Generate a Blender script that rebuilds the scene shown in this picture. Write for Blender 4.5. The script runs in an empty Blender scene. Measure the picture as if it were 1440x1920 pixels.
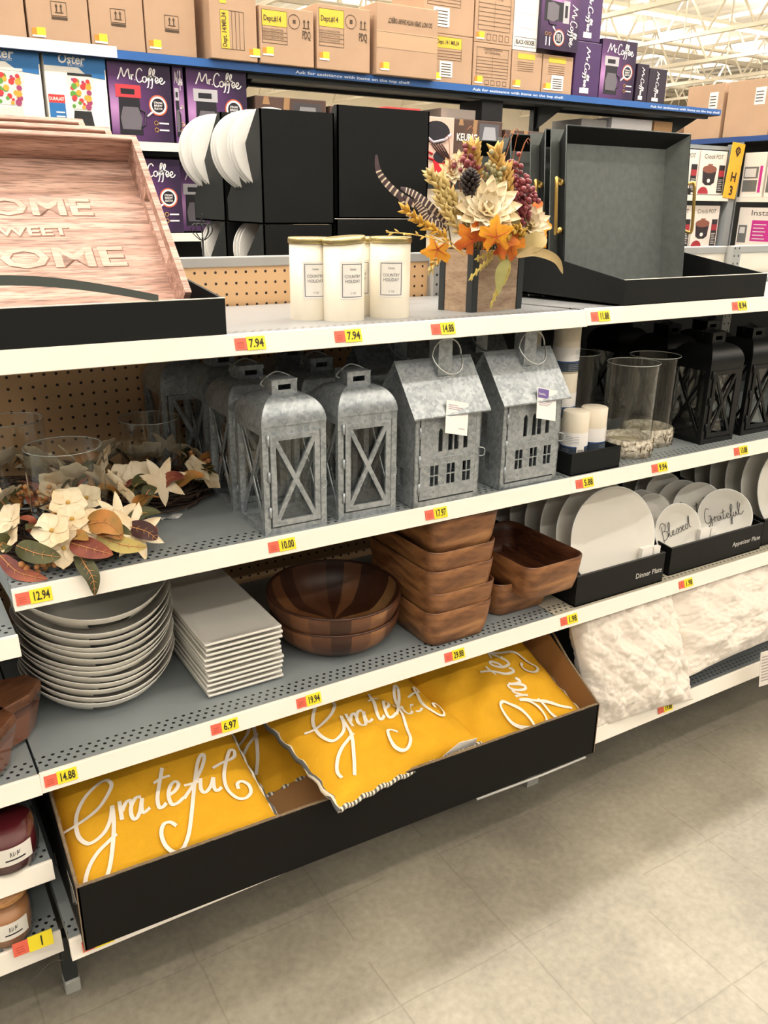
import bpy, math, random
from mathutils import Vector, Matrix, noise
random.seed(7)
PI = math.pi
C = bpy.context.scene.collection
SC = bpy.context.scene
# ------------------------------------------------------------------ camera
cam = bpy.data.cameras.new('camera'); camo = bpy.data.objects.new('camera', cam); C.objects.link(camo)
CY, CP, CR = .554, -.3494, .0133
_f = Vector((math.sin(CY)*math.cos(CP), math.cos(CY)*math.cos(CP), math.sin(CP)))
_r = Vector((math.cos(CY), -math.sin(CY), 0)); _u = _r.cross(_f)
r_ = math.cos(CR)*_r + math.sin(CR)*_u; u_ = -math.sin(CR)*_r + math.cos(CR)*_u
camo.matrix_world = Matrix(((r_.x, u_.x, -_f.x, -.1448), (r_.y, u_.y, -_f.y, -1.383), (r_.z, u_.z, -_f.z, 1.4934), (0, 0, 0, 1)))
cam.sensor_fit = 'HORIZONTAL'; cam.sensor_width = 36; cam.lens = 36*1594.03/1440; cam.clip_end = 200; cam.clip_start = .02
SC.camera = camo
SC.view_settings.view_transform = 'Standard'; SC.view_settings.look = 'None'
SC.view_settings.gamma = 1; SC.view_settings.use_curve_mapping = False
SC.view_settings.exposure = -0.38
# ------------------------------------------------------------------ world and light rows
w = bpy.data.worlds.new('world'); SC.world = w; w.use_nodes = True
w.node_tree.nodes['Background'].inputs[0].default_value = (1, .96, .91, 1)
w.node_tree.nodes['Background'].inputs[1].default_value = .17
SC.cycles.transparent_max_bounces = 32
LIGHT_ROWS = [(-8.6, 260), (-5.4, 280), (-2.2, 150), (1.0, 680), (4.9, 200), (8.9, 280), (13.6, 340), (19.5, 340), (25.5, 340)]  # last two rows are added to brighten the far wall
def light_row(y, power):
    l = bpy.data.lights.new('strip_light', 'AREA'); l.shape = 'RECTANGLE'; l.size = 36; l.size_y = .16
    l.energy = power*2.6; l.color = (1, .955, .89)
    o = bpy.data.objects.new('strip_light', l); C.objects.link(o); o.location = (10, y, 5.36)
    l2 = l.copy(); l2.energy = power*(6 if y > 4 else 3); o2 = bpy.data.objects.new('ceiling_fill_light', l2); C.objects.link(o2); o2.location = (10, y, 5.54); o2.rotation_euler = (PI, 0, 0)  # added upward fill per row, only to brighten the ceiling
for a in LIGHT_ROWS: light_row(*a)

# ------------------------------------------------------------------ materials
def lin(c):
    if isinstance(c, str):
        c = [int(c[i:i+2], 16)/255 for i in (0, 2, 4)]
    return tuple((x/12.92 if x <= .04045 else ((x+.055)/1.055)**2.4) for x in c[:3]) + (1,)
_M = {}
def nt(name):
    m = bpy.data.materials.new(name); m.use_nodes = True
    return m, m.node_tree.nodes, m.node_tree.links, m.node_tree.nodes['Principled BSDF']
def M(c, rough=.5, metal=0, nz=0, ns=20, bump=0, bs=60, spec=.5, c2=None):
    """plain procedural material: base colour broken up by noise, optional bump"""
    k = (c, rough, metal, nz, ns, bump, bs, spec, c2)
    if k in _M: return _M[k]
    m, N, L, b = nt('paint_'+c)
    b.inputs['Roughness'].default_value = rough; b.inputs['Metallic'].default_value = metal
    b.inputs['Specular IOR Level'].default_value = spec
    col = lin(c)
    tc = N.new('ShaderNodeTexCoord')
    if nz:
        t = N.new('ShaderNodeTexNoise'); t.inputs['Scale'].default_value = ns; t.inputs['Detail'].default_value = 5
        L.new(tc.outputs['Object'], t.inputs['Vector'])
        r = N.new('ShaderNodeValToRGB'); r.color_ramp.elements[0].position = .32; r.color_ramp.elements[1].position = .68
        d = lin(c2) if c2 else tuple(x*(1-nz) for x in col[:3])+(1,)
        r.color_ramp.elements[0].color = d; r.color_ramp.elements[1].color = col
        L.new(t.outputs['Fac'], r.inputs[0]); L.new(r.outputs[0], b.inputs['Base Color'])
    else: b.inputs['Base Color'].default_value = col
    if bump:
        t2 = N.new('ShaderNodeTexNoise'); t2.inputs['Scale'].default_value = bs; t2.inputs['Detail'].default_value = 4
        L.new(tc.outputs['Object'], t2.inputs['Vector'])
        bp = N.new('ShaderNodeBump'); bp.inputs['Strength'].default_value = bump; bp.inputs['Distance'].default_value = .004
        L.new(t2.outputs['Fac'], bp.inputs['Height']); L.new(bp.outputs[0], b.inputs['Normal'])
    _M[k] = m
    return m
def math_node(N, L, op, a, b=None):
    n = N.new('ShaderNodeMath'); n.operation = op
    for i, v in enumerate((a, b)):
        if v is None: continue
        if hasattr(v, 'links'): L.new(v, n.inputs[i])
        else: n.inputs[i].default_value = v
    return n.outputs[0]
def dots(name, base, hole, axes, pitch, radius, rough=.6, band=None, stagger=False, nz=.06):
    """sheet with a grid of drilled holes; axes = which object axes carry the grid"""
    m, N, L, b = nt(name); b.inputs['Roughness'].default_value = rough
    tc = N.new('ShaderNodeTexCoord'); s = N.new('ShaderNodeSeparateXYZ'); L.new(tc.outputs['Object'], s.inputs[0])
    A, B = s.outputs[axes[0]], s.outputs[axes[1]]
    pv = math_node(N, L, 'DIVIDE', B, pitch[1])
    pu = math_node(N, L, 'DIVIDE', A, pitch[0])
    if stagger:
        odd = math_node(N, L, 'MODULO', math_node(N, L, 'FLOOR', pv), 2)
        pu = math_node(N, L, 'ADD', pu, math_node(N, L, 'MULTIPLY', odd, .5))
    du = math_node(N, L, 'MULTIPLY', math_node(N, L, 'SUBTRACT', math_node(N, L, 'FRACT', pu), .5), pitch[0])
    dv = math_node(N, L, 'MULTIPLY', math_node(N, L, 'SUBTRACT', math_node(N, L, 'FRACT', pv), .5), pitch[1])
    rr = math_node(N, L, 'ADD', math_node(N, L, 'POWER', du, 2), math_node(N, L, 'POWER', math_node(N, L, 'MULTIPLY', dv, 1.0), 2))
    hol = math_node(N, L, 'LESS_THAN', rr, radius**2)
    if band:
        hol = math_node(N, L, 'MULTIPLY', hol, math_node(N, L, 'LESS_THAN', B, band[1]))
        hol = math_node(N, L, 'MULTIPLY', hol, math_node(N, L, 'GREATER_THAN', B, band[0]))
    t = N.new('ShaderNodeTexNoise'); t.inputs['Scale'].default_value = 9; L.new(tc.outputs['Object'], t.inputs['Vector'])
    r = N.new('ShaderNodeMix'); r.data_type = 'RGBA'
    c = lin(base); r.inputs['A'].default_value = tuple(x*(1-nz) for x in c[:3])+(1,); r.inputs['B'].default_value = c
    L.new(t.outputs['Fac'], r.inputs['Factor'])
    x = N.new('ShaderNodeMix'); x.data_type = 'RGBA'
    L.new(hol, x.inputs['Factor']); L.new(r.outputs['Result'], x.inputs['A']); x.inputs['B'].default_value = lin(hole)
    L.new(x.outputs['Result'], b.inputs['Base Color'])
    return m
def wood(name, cols, stretch, scale=6, rough=.45, plank=None, bump=.15, dark=.35):
    """grain: noise stretched along one axis, fine dark pores; optional plank seams"""
    m, N, L, b = nt(name); b.inputs['Roughness'].default_value = rough
    tc = N.new('ShaderNodeTexCoord'); mp = N.new('ShaderNodeMapping'); mp.inputs['Scale'].default_value = stretch
    L.new(tc.outputs['Object'], mp.inputs[0])
    t = N.new('ShaderNodeTexNoise'); t.inputs['Scale'].default_value = scale; t.inputs['Detail'].default_value = 8; t.inputs['Distortion'].default_value = .6
    L.new(mp.outputs[0], t.inputs['Vector'])
    r = N.new('ShaderNodeValToRGB'); e = r.color_ramp.elements
    e[0].position = .3; e[0].color = lin(cols[0]); e[1].position = .7; e[1].color = lin(cols[-1])
    for i, c in enumerate(cols[1:-1]):
        q = e.new(.3+.4*(i+1)/(len(cols)-1)); q.color = lin(c)
    L.new(t.outputs['Fac'], r.inputs[0])
    t2 = N.new('ShaderNodeTexNoise'); t2.inputs['Scale'].default_value = scale*5; t2.inputs['Detail'].default_value = 3
    L.new(mp.outputs[0], t2.inputs['Vector'])
    r2 = N.new('ShaderNodeValToRGB'); r2.color_ramp.elements[0].position = .36; r2.color_ramp.elements[1].position = .5
    r2.color_ramp.elements[0].color = (1-dark, 1-dark, 1-dark, 1); r2.color_ramp.elements[1].color = (1, 1, 1, 1)
    L.new(t2.outputs['Fac'], r2.inputs[0])
    mx = N.new('ShaderNodeMix'); mx.data_type = 'RGBA'; mx.blend_type = 'MULTIPLY'; mx.inputs['Factor'].default_value = 1
    L.new(r.outputs[0], mx.inputs['A']); L.new(r2.outputs[0], mx.inputs['B'])
    out = mx.outputs['Result']
    L.new(out, b.inputs['Base Color'])
    bp = N.new('ShaderNodeBump'); bp.inputs['Strength'].default_value = bump; bp.inputs['Distance'].default_value = .002
    L.new(t2.outputs['Fac'], bp.inputs['Height']); L.new(bp.outputs[0], b.inputs['Normal'])
    return m
def galv(name, c1, c2, rough=.38, scale=55, metal=.75):
    m, N, L, b = nt(name); b.inputs['Metallic'].default_value = metal; b.inputs['Roughness'].default_value = rough
    tc = N.new('ShaderNodeTexCoord'); v = N.new('ShaderNodeTexVoronoi'); v.inputs['Scale'].default_value = scale
    n = N.new('ShaderNodeTexNoise'); n.inputs['Scale'].default_value = 22; n.inputs['Detail'].default_value = 6
    L.new(tc.outputs['Object'], v.inputs['Vector']); L.new(tc.outputs['Object'], n.inputs['Vector'])
    s = N.new('ShaderNodeSeparateColor'); L.new(v.outputs['Color'], s.inputs[0])
    a = math_node(N, L, 'ADD', math_node(N, L, 'MULTIPLY', s.outputs[0], .35), math_node(N, L, 'MULTIPLY', n.outputs['Fac'], .65))
    r = N.new('ShaderNodeValToRGB'); r.color_ramp.elements[0].position = .3; r.color_ramp.elements[1].position = .65
    r.color_ramp.elements[0].color = lin(c1); r.color_ramp.elements[1].color = lin(c2)
    L.new(a, r.inputs[0]); L.new(r.outputs[0], b.inputs['Base Color'])
    return m
def glassmat(name, tint=(1, 1, 1), refl=.9):
    m, N, L, b = nt(name); N.remove(b)
    o = N['Material Output']; tr = N.new('ShaderNodeBsdfTransparent'); tr.inputs[0].default_value = tint+(1,)
    g = N.new('ShaderNodeBsdfGlossy'); g.inputs['Roughness'].default_value = .03; g.inputs[0].default_value = (refl, refl, refl, 1)
    f = N.new('ShaderNodeLayerWeight'); f.inputs[0].default_value = .5
    fz = math_node(N, L, 'ADD', math_node(N, L, 'MULTIPLY', math_node(N, L, 'POWER', f.outputs['Facing'], 3), .8), .05)
    mx = N.new('ShaderNodeMixShader'); L.new(fz, mx.inputs[0]); L.new(tr.outputs[0], mx.inputs[1]); L.new(g.outputs[0], mx.inputs[2])
    L.new(mx.outputs[0], o.inputs[0])
    return m
def emis(c, s):
    m, N, L, b = nt('lamp_glow'); b.inputs['Base Color'].default_value = lin(c)
    b.inputs['Emission Color'].default_value = lin(c); b.inputs['Emission Strength'].default_value = s
    return m
def stripes(name, c1, c2, axis, pitch, duty=.5, rough=.8):
    m, N, L, b = nt(name); b.inputs['Roughness'].default_value = rough
    tc = N.new('ShaderNodeTexCoord'); s = N.new('ShaderNodeSeparateXYZ'); L.new(tc.outputs['Object'], s.inputs[0])
    v = math_node(N, L, 'FRACT', math_node(N, L, 'DIVIDE', s.outputs[axis], pitch))
    h = math_node(N, L, 'LESS_THAN', v, duty)
    x = N.new('ShaderNodeMix'); x.data_type = 'RGBA'; L.new(h, x.inputs['Factor'])
    x.inputs['A'].default_value = lin(c1); x.inputs['B'].default_value = lin(c2); L.new(x.outputs['Result'], b.inputs['Base Color'])
    return m
def floor_mat():
    m, N, L, b = nt('sealed_concrete'); b.inputs['Roughness'].default_value = .42
    tc = N.new('ShaderNodeTexCoord'); s = N.new('ShaderNodeSeparateXYZ'); L.new(tc.outputs['Object'], s.inputs[0])
    n = N.new('ShaderNodeTexNoise'); n.inputs['Scale'].default_value = 2.2; n.inputs['Detail'].default_value = 9; n.inputs['Roughness'].default_value = .65
    L.new(tc.outputs['Object'], n.inputs['Vector'])
    r = N.new('ShaderNodeValToRGB'); e = r.color_ramp.elements
    e[0].position = .34; e[0].color = lin('736d61'); e[1].position = .68; e[1].color = lin('948d7e')
    L.new(n.outputs['Fac'], r.inputs[0])
    # ghost joints of old tiles: thin lines, broken up by noise
    n2 = N.new('ShaderNodeTexNoise'); n2.inputs['Scale'].default_value = 7; L.new(tc.outputs['Object'], n2.inputs['Vector'])
    wob = math_node(N, L, 'MULTIPLY', math_node(N, L, 'SUBTRACT', n2.outputs['Fac'], .5), .012)
    def line(axis, off, wd):
        v = math_node(N, L, 'ADD', math_node(N, L, 'SUBTRACT', s.outputs[axis], off), wob)
        d = math_node(N, L, 'ABSOLUTE', math_node(N, L, 'SUBTRACT', math_node(N, L, 'FRACT', math_node(N, L, 'ADD', math_node(N, L, 'DIVIDE', v, .3048), .5)), .5))
        return math_node(N, L, 'LESS_THAN', d, wd/.3048)
    ln = math_node(N, L, 'MAXIMUM', line(0, .8545, .0022), line(1, -.3486, .0018))
    n3 = N.new('ShaderNodeTexNoise'); n3.inputs['Scale'].default_value = 3.1; n3.inputs['Detail'].default_value = 3; L.new(tc.outputs['Object'], n3.inputs['Vector'])
    gate = math_node(N, L, 'MULTIPLY', math_node(N, L, 'GREATER_THAN', n3.outputs['Fac'], .46), .38)
    k = math_node(N, L, 'MULTIPLY', ln, gate)
    mx = N.new('ShaderNodeMix'); mx.data_type = 'RGBA'; L.new(k, mx.inputs['Factor']); L.new(r.outputs[0], mx.inputs['A']); mx.inputs['B'].default_value = lin('6a6152')
    # dark spots and grime
    v = N.new('ShaderNodeTexVoronoi'); v.inputs['Scale'].default_value = 3.3; L.new(tc.outputs['Object'], v.inputs['Vector'])
    sp = math_node(N, L, 'MULTIPLY', math_node(N, L, 'LESS_THAN', v.outputs['Distance'], .035), .4)
    mx2 = N.new('ShaderNodeMix'); mx2.data_type = 'RGBA'; L.new(sp, mx2.inputs['Factor']); L.new(mx.outputs['Result'], mx2.inputs['A']); mx2.inputs['B'].default_value = lin('6f6656')
    n4 = N.new('ShaderNodeTexNoise'); n4.inputs['Scale'].default_value = 60; n4.inputs['Detail'].default_value = 4; L.new(tc.outputs['Object'], n4.inputs['Vector'])
    mx3 = N.new('ShaderNodeMix'); mx3.data_type = 'RGBA'; mx3.blend_type = 'OVERLAY'; mx3.inputs['Factor'].default_value = .3
    L.new(mx2.outputs['Result'], mx3.inputs['A']); L.new(n4.outputs['Fac'], mx3.inputs['B'])
    L.new(mx3.outputs['Result'], b.inputs['Base Color'])
    return m
def gradient_mat(name, c1, c2, c3, w_, h_):
    """printed carton art: a pale violet burst over a dark purple ground"""
    m, N, L, b = nt(name); b.inputs['Roughness'].default_value = .3
    tc = N.new('ShaderNodeTexCoord'); mp = N.new('ShaderNodeMapping'); mp.inputs['Location'].default_value = (-.08*w_, 0, -.42*h_)
    L.new(tc.outputs['Object'], mp.inputs[0])
    vl = N.new('ShaderNodeVectorMath'); vl.operation = 'LENGTH'; L.new(mp.outputs[0], vl.inputs[0])
    r = N.new('ShaderNodeValToRGB'); e = r.color_ramp.elements
    e[0].position = 0; e[0].color = lin(c1); e[1].position = h_*.75; e[1].color = lin(c3)
    q = e.new(h_*.35); q.color = lin(c2)
    L.new(vl.outputs['Value'], r.inputs[0]); L.new(r.outputs[0], b.inputs['Base Color'])
    return m
WHITE_METAL = M('f5eee2', .35, 0, .03, 4)
DECK = M('8d9496', .42, 0, .06, 6)
DARKM = M('131516', .5, 0, .2, 8)
BLACKCARD = M('0d1011', .62, 0, .15, 9, spec=.3)
CARD = M('b7967a', .75, 0, .07, 7)
CARD_EDGE = M('8f7a60', .8, 0, .35, 120)
WHITE = M('f3efe8', .5); BLACK = M('121314', .4); YEL = M('f2dc2a', .5); RED = M('e2664f', .5)
GLASS = glassmat('clear_glass', (.95, .96, .95))
PEG = dots('pegboard_tan', 'd9b184', '2a1a10', (0, 2), (.0254, .0254), .0033)
PEGD = dots('pegboard_black', '16181a', '050505', (0, 2), (.0254, .0254), .003)
GALV = galv('galvanised_steel', '8e959a', 'b2b8bc', .4, 150, .5)
GALVD = M('747a78', .5, .25, .22, 55)
GOLD = M('c9a860', .28, .85)

# ------------------------------------------------------------------ mesh builder
class MB:
    def __init__(s): s.v = []; s.f = []; s.m = []; s.sm = []
    def add(s, vs, fs, mi=0, T=None, smooth=False):
        n = len(s.v)
        s.v += [tuple(T @ Vector(p)) if T is not None else tuple(p) for p in vs]
        for f in fs: s.f.append([n+i for i in f]); s.m.append(mi); s.sm.append(smooth)
        return s
    def box(s, x0, x1, y0, y1, z0, z1, mi=0, T=None):
        v = [(x0,y0,z0),(x1,y0,z0),(x1,y1,z0),(x0,y1,z0),(x0,y0,z1),(x1,y0,z1),(x1,y1,z1),(x0,y1,z1)]
        return s.add(v, [(0,3,2,1),(4,5,6,7),(0,1,5,4),(1,2,6,5),(2,3,7,6),(3,0,4,7)], mi, T)
    def prism(s, poly, t0, t1, plane='xz', mi=0, T=None):
        """polygon extruded along the missing axis from t0 to t1"""
        def P(a, b, t): return {'xz': (a, t, b), 'yz': (t, a, b), 'xy': (a, b, t)}[plane]
        n = len(poly); v = [P(a, b, t0) for a, b in poly]+[P(a, b, t1) for a, b in poly]
        f = [tuple(range(n)), tuple(range(2*n-1, n-1, -1))]+[(i, i+n, (i+1) % n+n, (i+1) % n) for i in range(n)]
        return s.add(v, f, mi, T)
    def lathe(s, prof, n=32, mi=0, T=None, sx=1, sy=1, smooth=True, zf=None):
        v = []; f = []
        for (r, z) in prof:
            for k in range(n):
                a = 2*PI*k/n; v.append((r*sx*math.cos(a), r*sy*math.sin(a), z+(zf(r, a) if zf else 0)))
        for i in range(len(prof)-1):
            for k in range(n):
                k2 = (k+1) % n; f.append((i*n+k, i*n+k2, (i+1)*n+k2, (i+1)*n+k))
        if prof[0][0] > 1e-6: f.append(tuple(range(n-1, -1, -1)))
        if prof[-1][0] > 1e-6 : f.append(tuple((len(prof)-1)*n+k for k in range(n)))
        return s.add(v, f, mi, T, smooth)
    def ring(s, prof, n=32, mi=0, T=None, sx=1, sy=1, zf=None):
        """closed profile revolved: a shell with thickness"""
        v = []; f = []; m = len(prof)
        for (r, z) in prof:
            for k in range(n):
                a = 2*PI*k/n; v.append((r*sx*math.cos(a), r*sy*math.sin(a), z+(zf(r, a) if zf else 0)))
        for i in range(m):
            j = (i+1) % m
            for k in range(n):
                k2 = (k+1) % n; f.append((i*n+k, i*n+k2, j*n+k2, j*n+k))
        return s.add(v, f, mi, T, True)
    def tube(s, pts, r, n=6, mi=0, T=None, cap=True):
        pts = [Vector(p) for p in pts]; v = []; f = []; N_ = len(pts); up = None
        for i, p in enumerate(pts):
            d = (pts[min(i+1, N_-1)]-pts[max(i-1, 0)])
            d = d.normalized() if d.length > 1e-9 else Vector((0, 0, 1))
            if up is None:
                up = d.cross(Vector((0, 0, 1)) if abs(d.z) < .9 else Vector((1, 0, 0))).normalized()
            else:
                up = (up-d*up.dot(d)); up = up.normalized() if up.length > 1e-6 else d.orthogonal().normalized()
            w_ = d.cross(up); rr = r[i] if isinstance(r, (list, tuple)) else r
            for k in range(n):
                a = 2*PI*k/n; v.append(p+up*rr*math.cos(a)+w_*rr*math.sin(a))
        for i in range(N_-1):
            for k in range(n):
                k2 = (k+1) % n; f.append((i*n+k, i*n+k2, (i+1)*n+k2, (i+1)*n+k))
        if cap: f.append(tuple(range(n-1, -1, -1))); f.append(tuple((N_-1)*n+k for k in range(n)))
        return s.add(v, f, mi, T, True)
    def ball(s, c, r, mi=0, n=8, m=6, sc=(1, 1, 1), T=None):
        v = []; f = []
        for i in range(m+1):
            t = PI*i/m
            for k in range(n):
                a = 2*PI*k/n; v.append((c[0]+r*sc[0]*math.sin(t)*math.cos(a), c[1]+r*sc[1]*math.sin(t)*math.sin(a), c[2]+r*sc[2]*math.cos(t)))
        for i in range(m):
            for k in range(n):
                k2 = (k+1) % n; f.append((i*n+k, (i+1)*n+k, (i+1)*n+k2, i*n+k2))
        return s.add(v, f, mi, T, True)
    def grid(s, fn, nu, nv, mi=0, T=None, smooth=True, flip=False):
        v = [fn(i/nu, j/nv) for j in range(nv+1) for i in range(nu+1)]
        f = []
        for j in range(nv):
            for i in range(nu):
                q = (j*(nu+1)+i, j*(nu+1)+i+1, (j+1)*(nu+1)+i+1, (j+1)*(nu+1)+i)
                f.append(q[::-1] if flip else q)
        return s.add(v, f, mi, T, smooth)
    def text(s, txt, x, z, h, mi=0, y=0, align='l', width=None, T=None, italic=0, bold=False, vert=False):
        """real lettering lying in the local xz plane, facing -y"""
        vs, fs, wd = text_mesh(txt, bold)
        k = h/.70; kx = k if not width else width/max(wd, 1e-6)
        ox = {'l': 0, 'c': -wd*kx/2, 'r': -wd*kx}[align]
        if vert: v = [(x-b*k, y, z+ox+a*kx) for a, b in vs]
        else: v = [(x+ox+a*kx+italic*b*k, y, z+b*k) for a, b in vs]
        return s.add(v, fs, mi, T)
_T = {}
def text_mesh(txt, bold=False):
    if (txt, bold) not in _T:
        cu = bpy.data.curves.new('t', 'FONT'); cu.body = txt; cu.resolution_u = 2
        if bold: cu.offset = .022
        o = bpy.data.objects.new('t', cu); me = bpy.data.meshes.new_from_object(o)
        vs = [(p.co.x, p.co.y) for p in me.vertices]; fs = [tuple(p.vertices) for p in me.polygons]
        wd = max([a for a, b in vs]+[.01]); bpy.data.objects.remove(o); bpy.data.curves.remove(cu); bpy.data.meshes.remove(me)
        _T[(txt, bold)] = (vs, fs, wd)
    return _T[(txt, bold)]
def obj(name, mb, mats, parent=None, loc=None, rot=None, bevel=0, mat4=None):
    me = bpy.data.meshes.new(name); me.from_pydata(mb.v, [], mb.f)
    for m in (mats if isinstance(mats, (list, tuple)) else [mats]): me.materials.append(m)
    for p, i, sm in zip(me.polygons, mb.m, mb.sm): p.material_index = i; p.use_smooth = sm
    me.update()
    o = bpy.data.objects.new(name, me); C.objects.link(o)
    if parent: o.parent = parent
    if loc: o.location = loc
    if rot: o.rotation_euler = rot
    if mat4 is not None: o.matrix_local = mat4
    if bevel:
        b = o.modifiers.new('edge', 'BEVEL'); b.width = bevel; b.segments = 2; b.limit_method = 'ANGLE'
    return o
def thing(name, label, cat, loc=(0, 0, 0), rot=(0, 0, 0), group=None, M4=None):
    o = bpy.data.objects.new(name, None); C.objects.link(o); o.empty_display_size = .05
    o.location = loc; o.rotation_euler = rot
    if M4 is not None: o.matrix_world = M4
    return tag(o, label, cat, group)
def tag(o, label, cat, group=None, kind=None):
    o['label'] = label; o['category'] = cat
    if group: o['group'] = group
    if kind: o['kind'] = kind
    return o
def struct(name, mb, mats, bevel=0):
    o = obj(name, mb, mats, bevel=bevel); o['kind'] = 'structure'; return o
def copy_tree(o, parent=None):
    c = o.copy(); C.objects.link(c); c.parent = parent
    for ch in list(o.children): copy_tree(ch, c)
    return c
def dup(o, label, loc=None, rot=None):
    c = copy_tree(o); c['label'] = label
    if loc: c.location = loc
    if rot: c.rotation_euler = rot
    return c
def frame(c, U, V):
    """matrix whose local x=U, y=V (made square), z = normal"""
    U = Vector(U).normalized(); N_ = U.cross(Vector(V)).normalized(); V = N_.cross(U)
    return Matrix(((U.x, V.x, N_.x, c[0]), (U.y, V.y, N_.y, c[1]), (U.z, V.z, N_.z, c[2]), (0, 0, 0, 1)))
def cr(pts, k=5):
    """Catmull-Rom through 2-D or 3-D points"""
    P = [Vector(p).to_3d() if len(p) == 2 else Vector(p) for p in pts]
    if len(P) < 3: return P
    out = []
    for i in range(len(P)-1):
        a, b, c, d = P[max(i-1, 0)], P[i], P[i+1], P[min(i+2, len(P)-1)]
        for j in range(k):
            t = j/k
            out.append(.5*((2*b)+(c-a)*t+(2*a-5*b+4*c-d)*t*t+(3*b-a-3*c+d)*t**3))
    out.append(P[-1]); return out
def strokes(mb, ss, wd, mapf, mi=0, T=None, k=5):
    """brush lettering: ribbons along curves; mapf turns (u,v) into a surface point"""
    for s_ in ss:
        P = cr(s_, k); vs = []; fs = []
        for i, p in enumerate(P):
            d = P[min(i+1, len(P)-1)]-P[max(i-1, 0)]
            n = Vector((-d.y, d.x, 0)); n = n.normalized() if n.length > 1e-9 else Vector((0, 1, 0))
            e = .75+.35*abs(d.normalized().y) if d.length > 1e-9 else 1
            vs += [mapf(*(p+n*wd*e/2).xy), mapf(*(p-n*wd*e/2).xy)]
        for i in range(len(P)-1): fs.append((2*i, 2*i+1, 2*i+3, 2*i+2))
        mb.add(vs, fs, mi, T)

D1 = lambda y: 1.274-.036*y     # top shelf deck height
D2, D3, DB = .891, .533, .2

# ------------------------------------------------------------------ building
mb = MB(); mb.box(-9, 36, -9, 30, -.05, 0); struct('floor', mb, floor_mat())
mb = MB(); mb.box(-9, 36, -9, 30, 6.4, 6.45)
for x in range(-8, 36, 1): mb.box(x, x+.12, -9, 30, 6.33, 6.4)
struct('ceiling', mb, M('ece6da', .8, 0, .05, 3))
mb = MB(); mb.box(-9, 36, 30, 30.1, 0, 6.4); struct('wall_back', mb, M('e6dcc8', .8, 0, .05, 2))
mb = MB(); mb.box(36, 36.1, -9, 30, 0, 6.4); struct('wall_right', mb, M('e6dcc8', .8, 0, .05, 2))
STEEL = M('f0e8d8', .5)
for i, xb in enumerate([7.5, 10.5, 13.5, 16.5, 19.5, 22.5, 25.5, 29]):
    mb = MB(); y0, y1 = 3, 29.5
    mb.box(xb-.05, xb+.05, y0, y1, 4.95, 5.03); mb.box(xb-.05, xb+.05, y0, y1, 5.85, 5.93)
    n = 22; st = (y1-y0)/n
    for k in range(n):
        ya = y0+k*st
        mb.tube([(xb, ya, 5.0), (xb, ya+st/2, 5.88)], .028, 5); mb.tube([(xb, ya+st/2, 5.88), (xb, ya+st, 5.0)], .028, 5)
        mb.tube([(xb, ya+st/2, 5.88), (xb, ya+st/2, 5.0)], .018, 5)
    o = struct('trim_%d' % (i+1), mb, STEEL)
mb = MB()
for y in (6.5, 11.5, 17.5, 24): mb.box(3, 35, y, y+.12, 5.5, 5.62)
for y in (9.2, 15.3, 21): mb.tube([(3, y, 5.3), (35, y, 5.3)], .05, 8)
struct('trim_9', mb, M('cfc6b6', .6))
GLOW = emis('fff1d6', 7)
for i, (y, p) in enumerate(LIGHT_ROWS):
    t = thing('light_fixture', ['strip light row furthest behind the viewer', 'strip light row between the furthest one and the near aisle', 'strip light row over the near aisle', 'strip light row above the shelving',
        'strip light row over the second aisle', 'strip light row beyond the coffee maker gondola', 'long glowing strip light row crossing the top right of the ceiling', 'added strip light row in the far half of the store, brightening its wall', 'added strip light row closest to the far wall, brightening it'][i], 'ceiling light', (10, y, 5.4), group='ceiling strip lights')
    mb = MB(); mb.box(-18, 18, -.1, .1, .04, .12); obj('housing', mb, M('ece4d4', .5), t)
    mb = MB()
    for s_ in (-1, 1): mb.tube([(-17.9, s_*.045, .02), (17.9, s_*.045, .02)], .03, 8)
    obj('tube', mb, GLOW, t)

# ------------------------------------------------------------------ main gondola
W = 1.219
def gondola(name, label, x0, x1, board, zt, y=.58):
    t = thing(name, label, 'shelving', (x0, y, 0))
    w_ = x1-x0
    mb = MB(); mb.box(.0, w_, 0, .006, .15, 1.262 if board[1] else zt-.02); obj('back_panel', mb, board[0], t)
    if board[1]:
        mb = MB(); mb.box(.0, w_, 0, .006, 1.262, zt-.02); obj('back_panel', mb, board[1], t)
    mb = MB(); mb.box(-.0, w_, -.006, .03, zt-.022, zt); obj('top_rail', mb, M('a5a4a2', .45), t, bevel=.002)
    mb = MB(); mb.box(-.022, .022, -.03, .03, 0, zt+.0)
    obj('upright', mb, dots('upright_slots', 'a3a3a0', '2a2a2a', (0, 2), (.022, .025), .0035, .5), t)
    mb = MB(); mb.box(.03, w_-.03, -.02, .0, .0, .13, 0); obj('plinth', mb, M('1c1d1e', .6), t)
    return t
G0 = gondola('gondola_frame', 'grey gondola frame at the left edge with candle shelves', -1.22, 0, (PEGD, None), 1.368)
G1 = gondola('gondola_frame', 'grey gondola frame with tan pegboard behind the lanterns and wreaths', 0, W, (PEG, None), 1.368)
G2 = gondola('gondola_frame', 'grey gondola frame with pale panel behind the galvanised trays', W, 2*W, (PEGD, M('efe6d6', .6, 0, .05, 5)), 1.368)
G3 = gondola('gondola_frame', 'grey gondola frame at the far right past the black lanterns', 2*W, 3*W, (PEGD, M('efe6d6', .6, 0, .05, 5)), 1.368)
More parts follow.
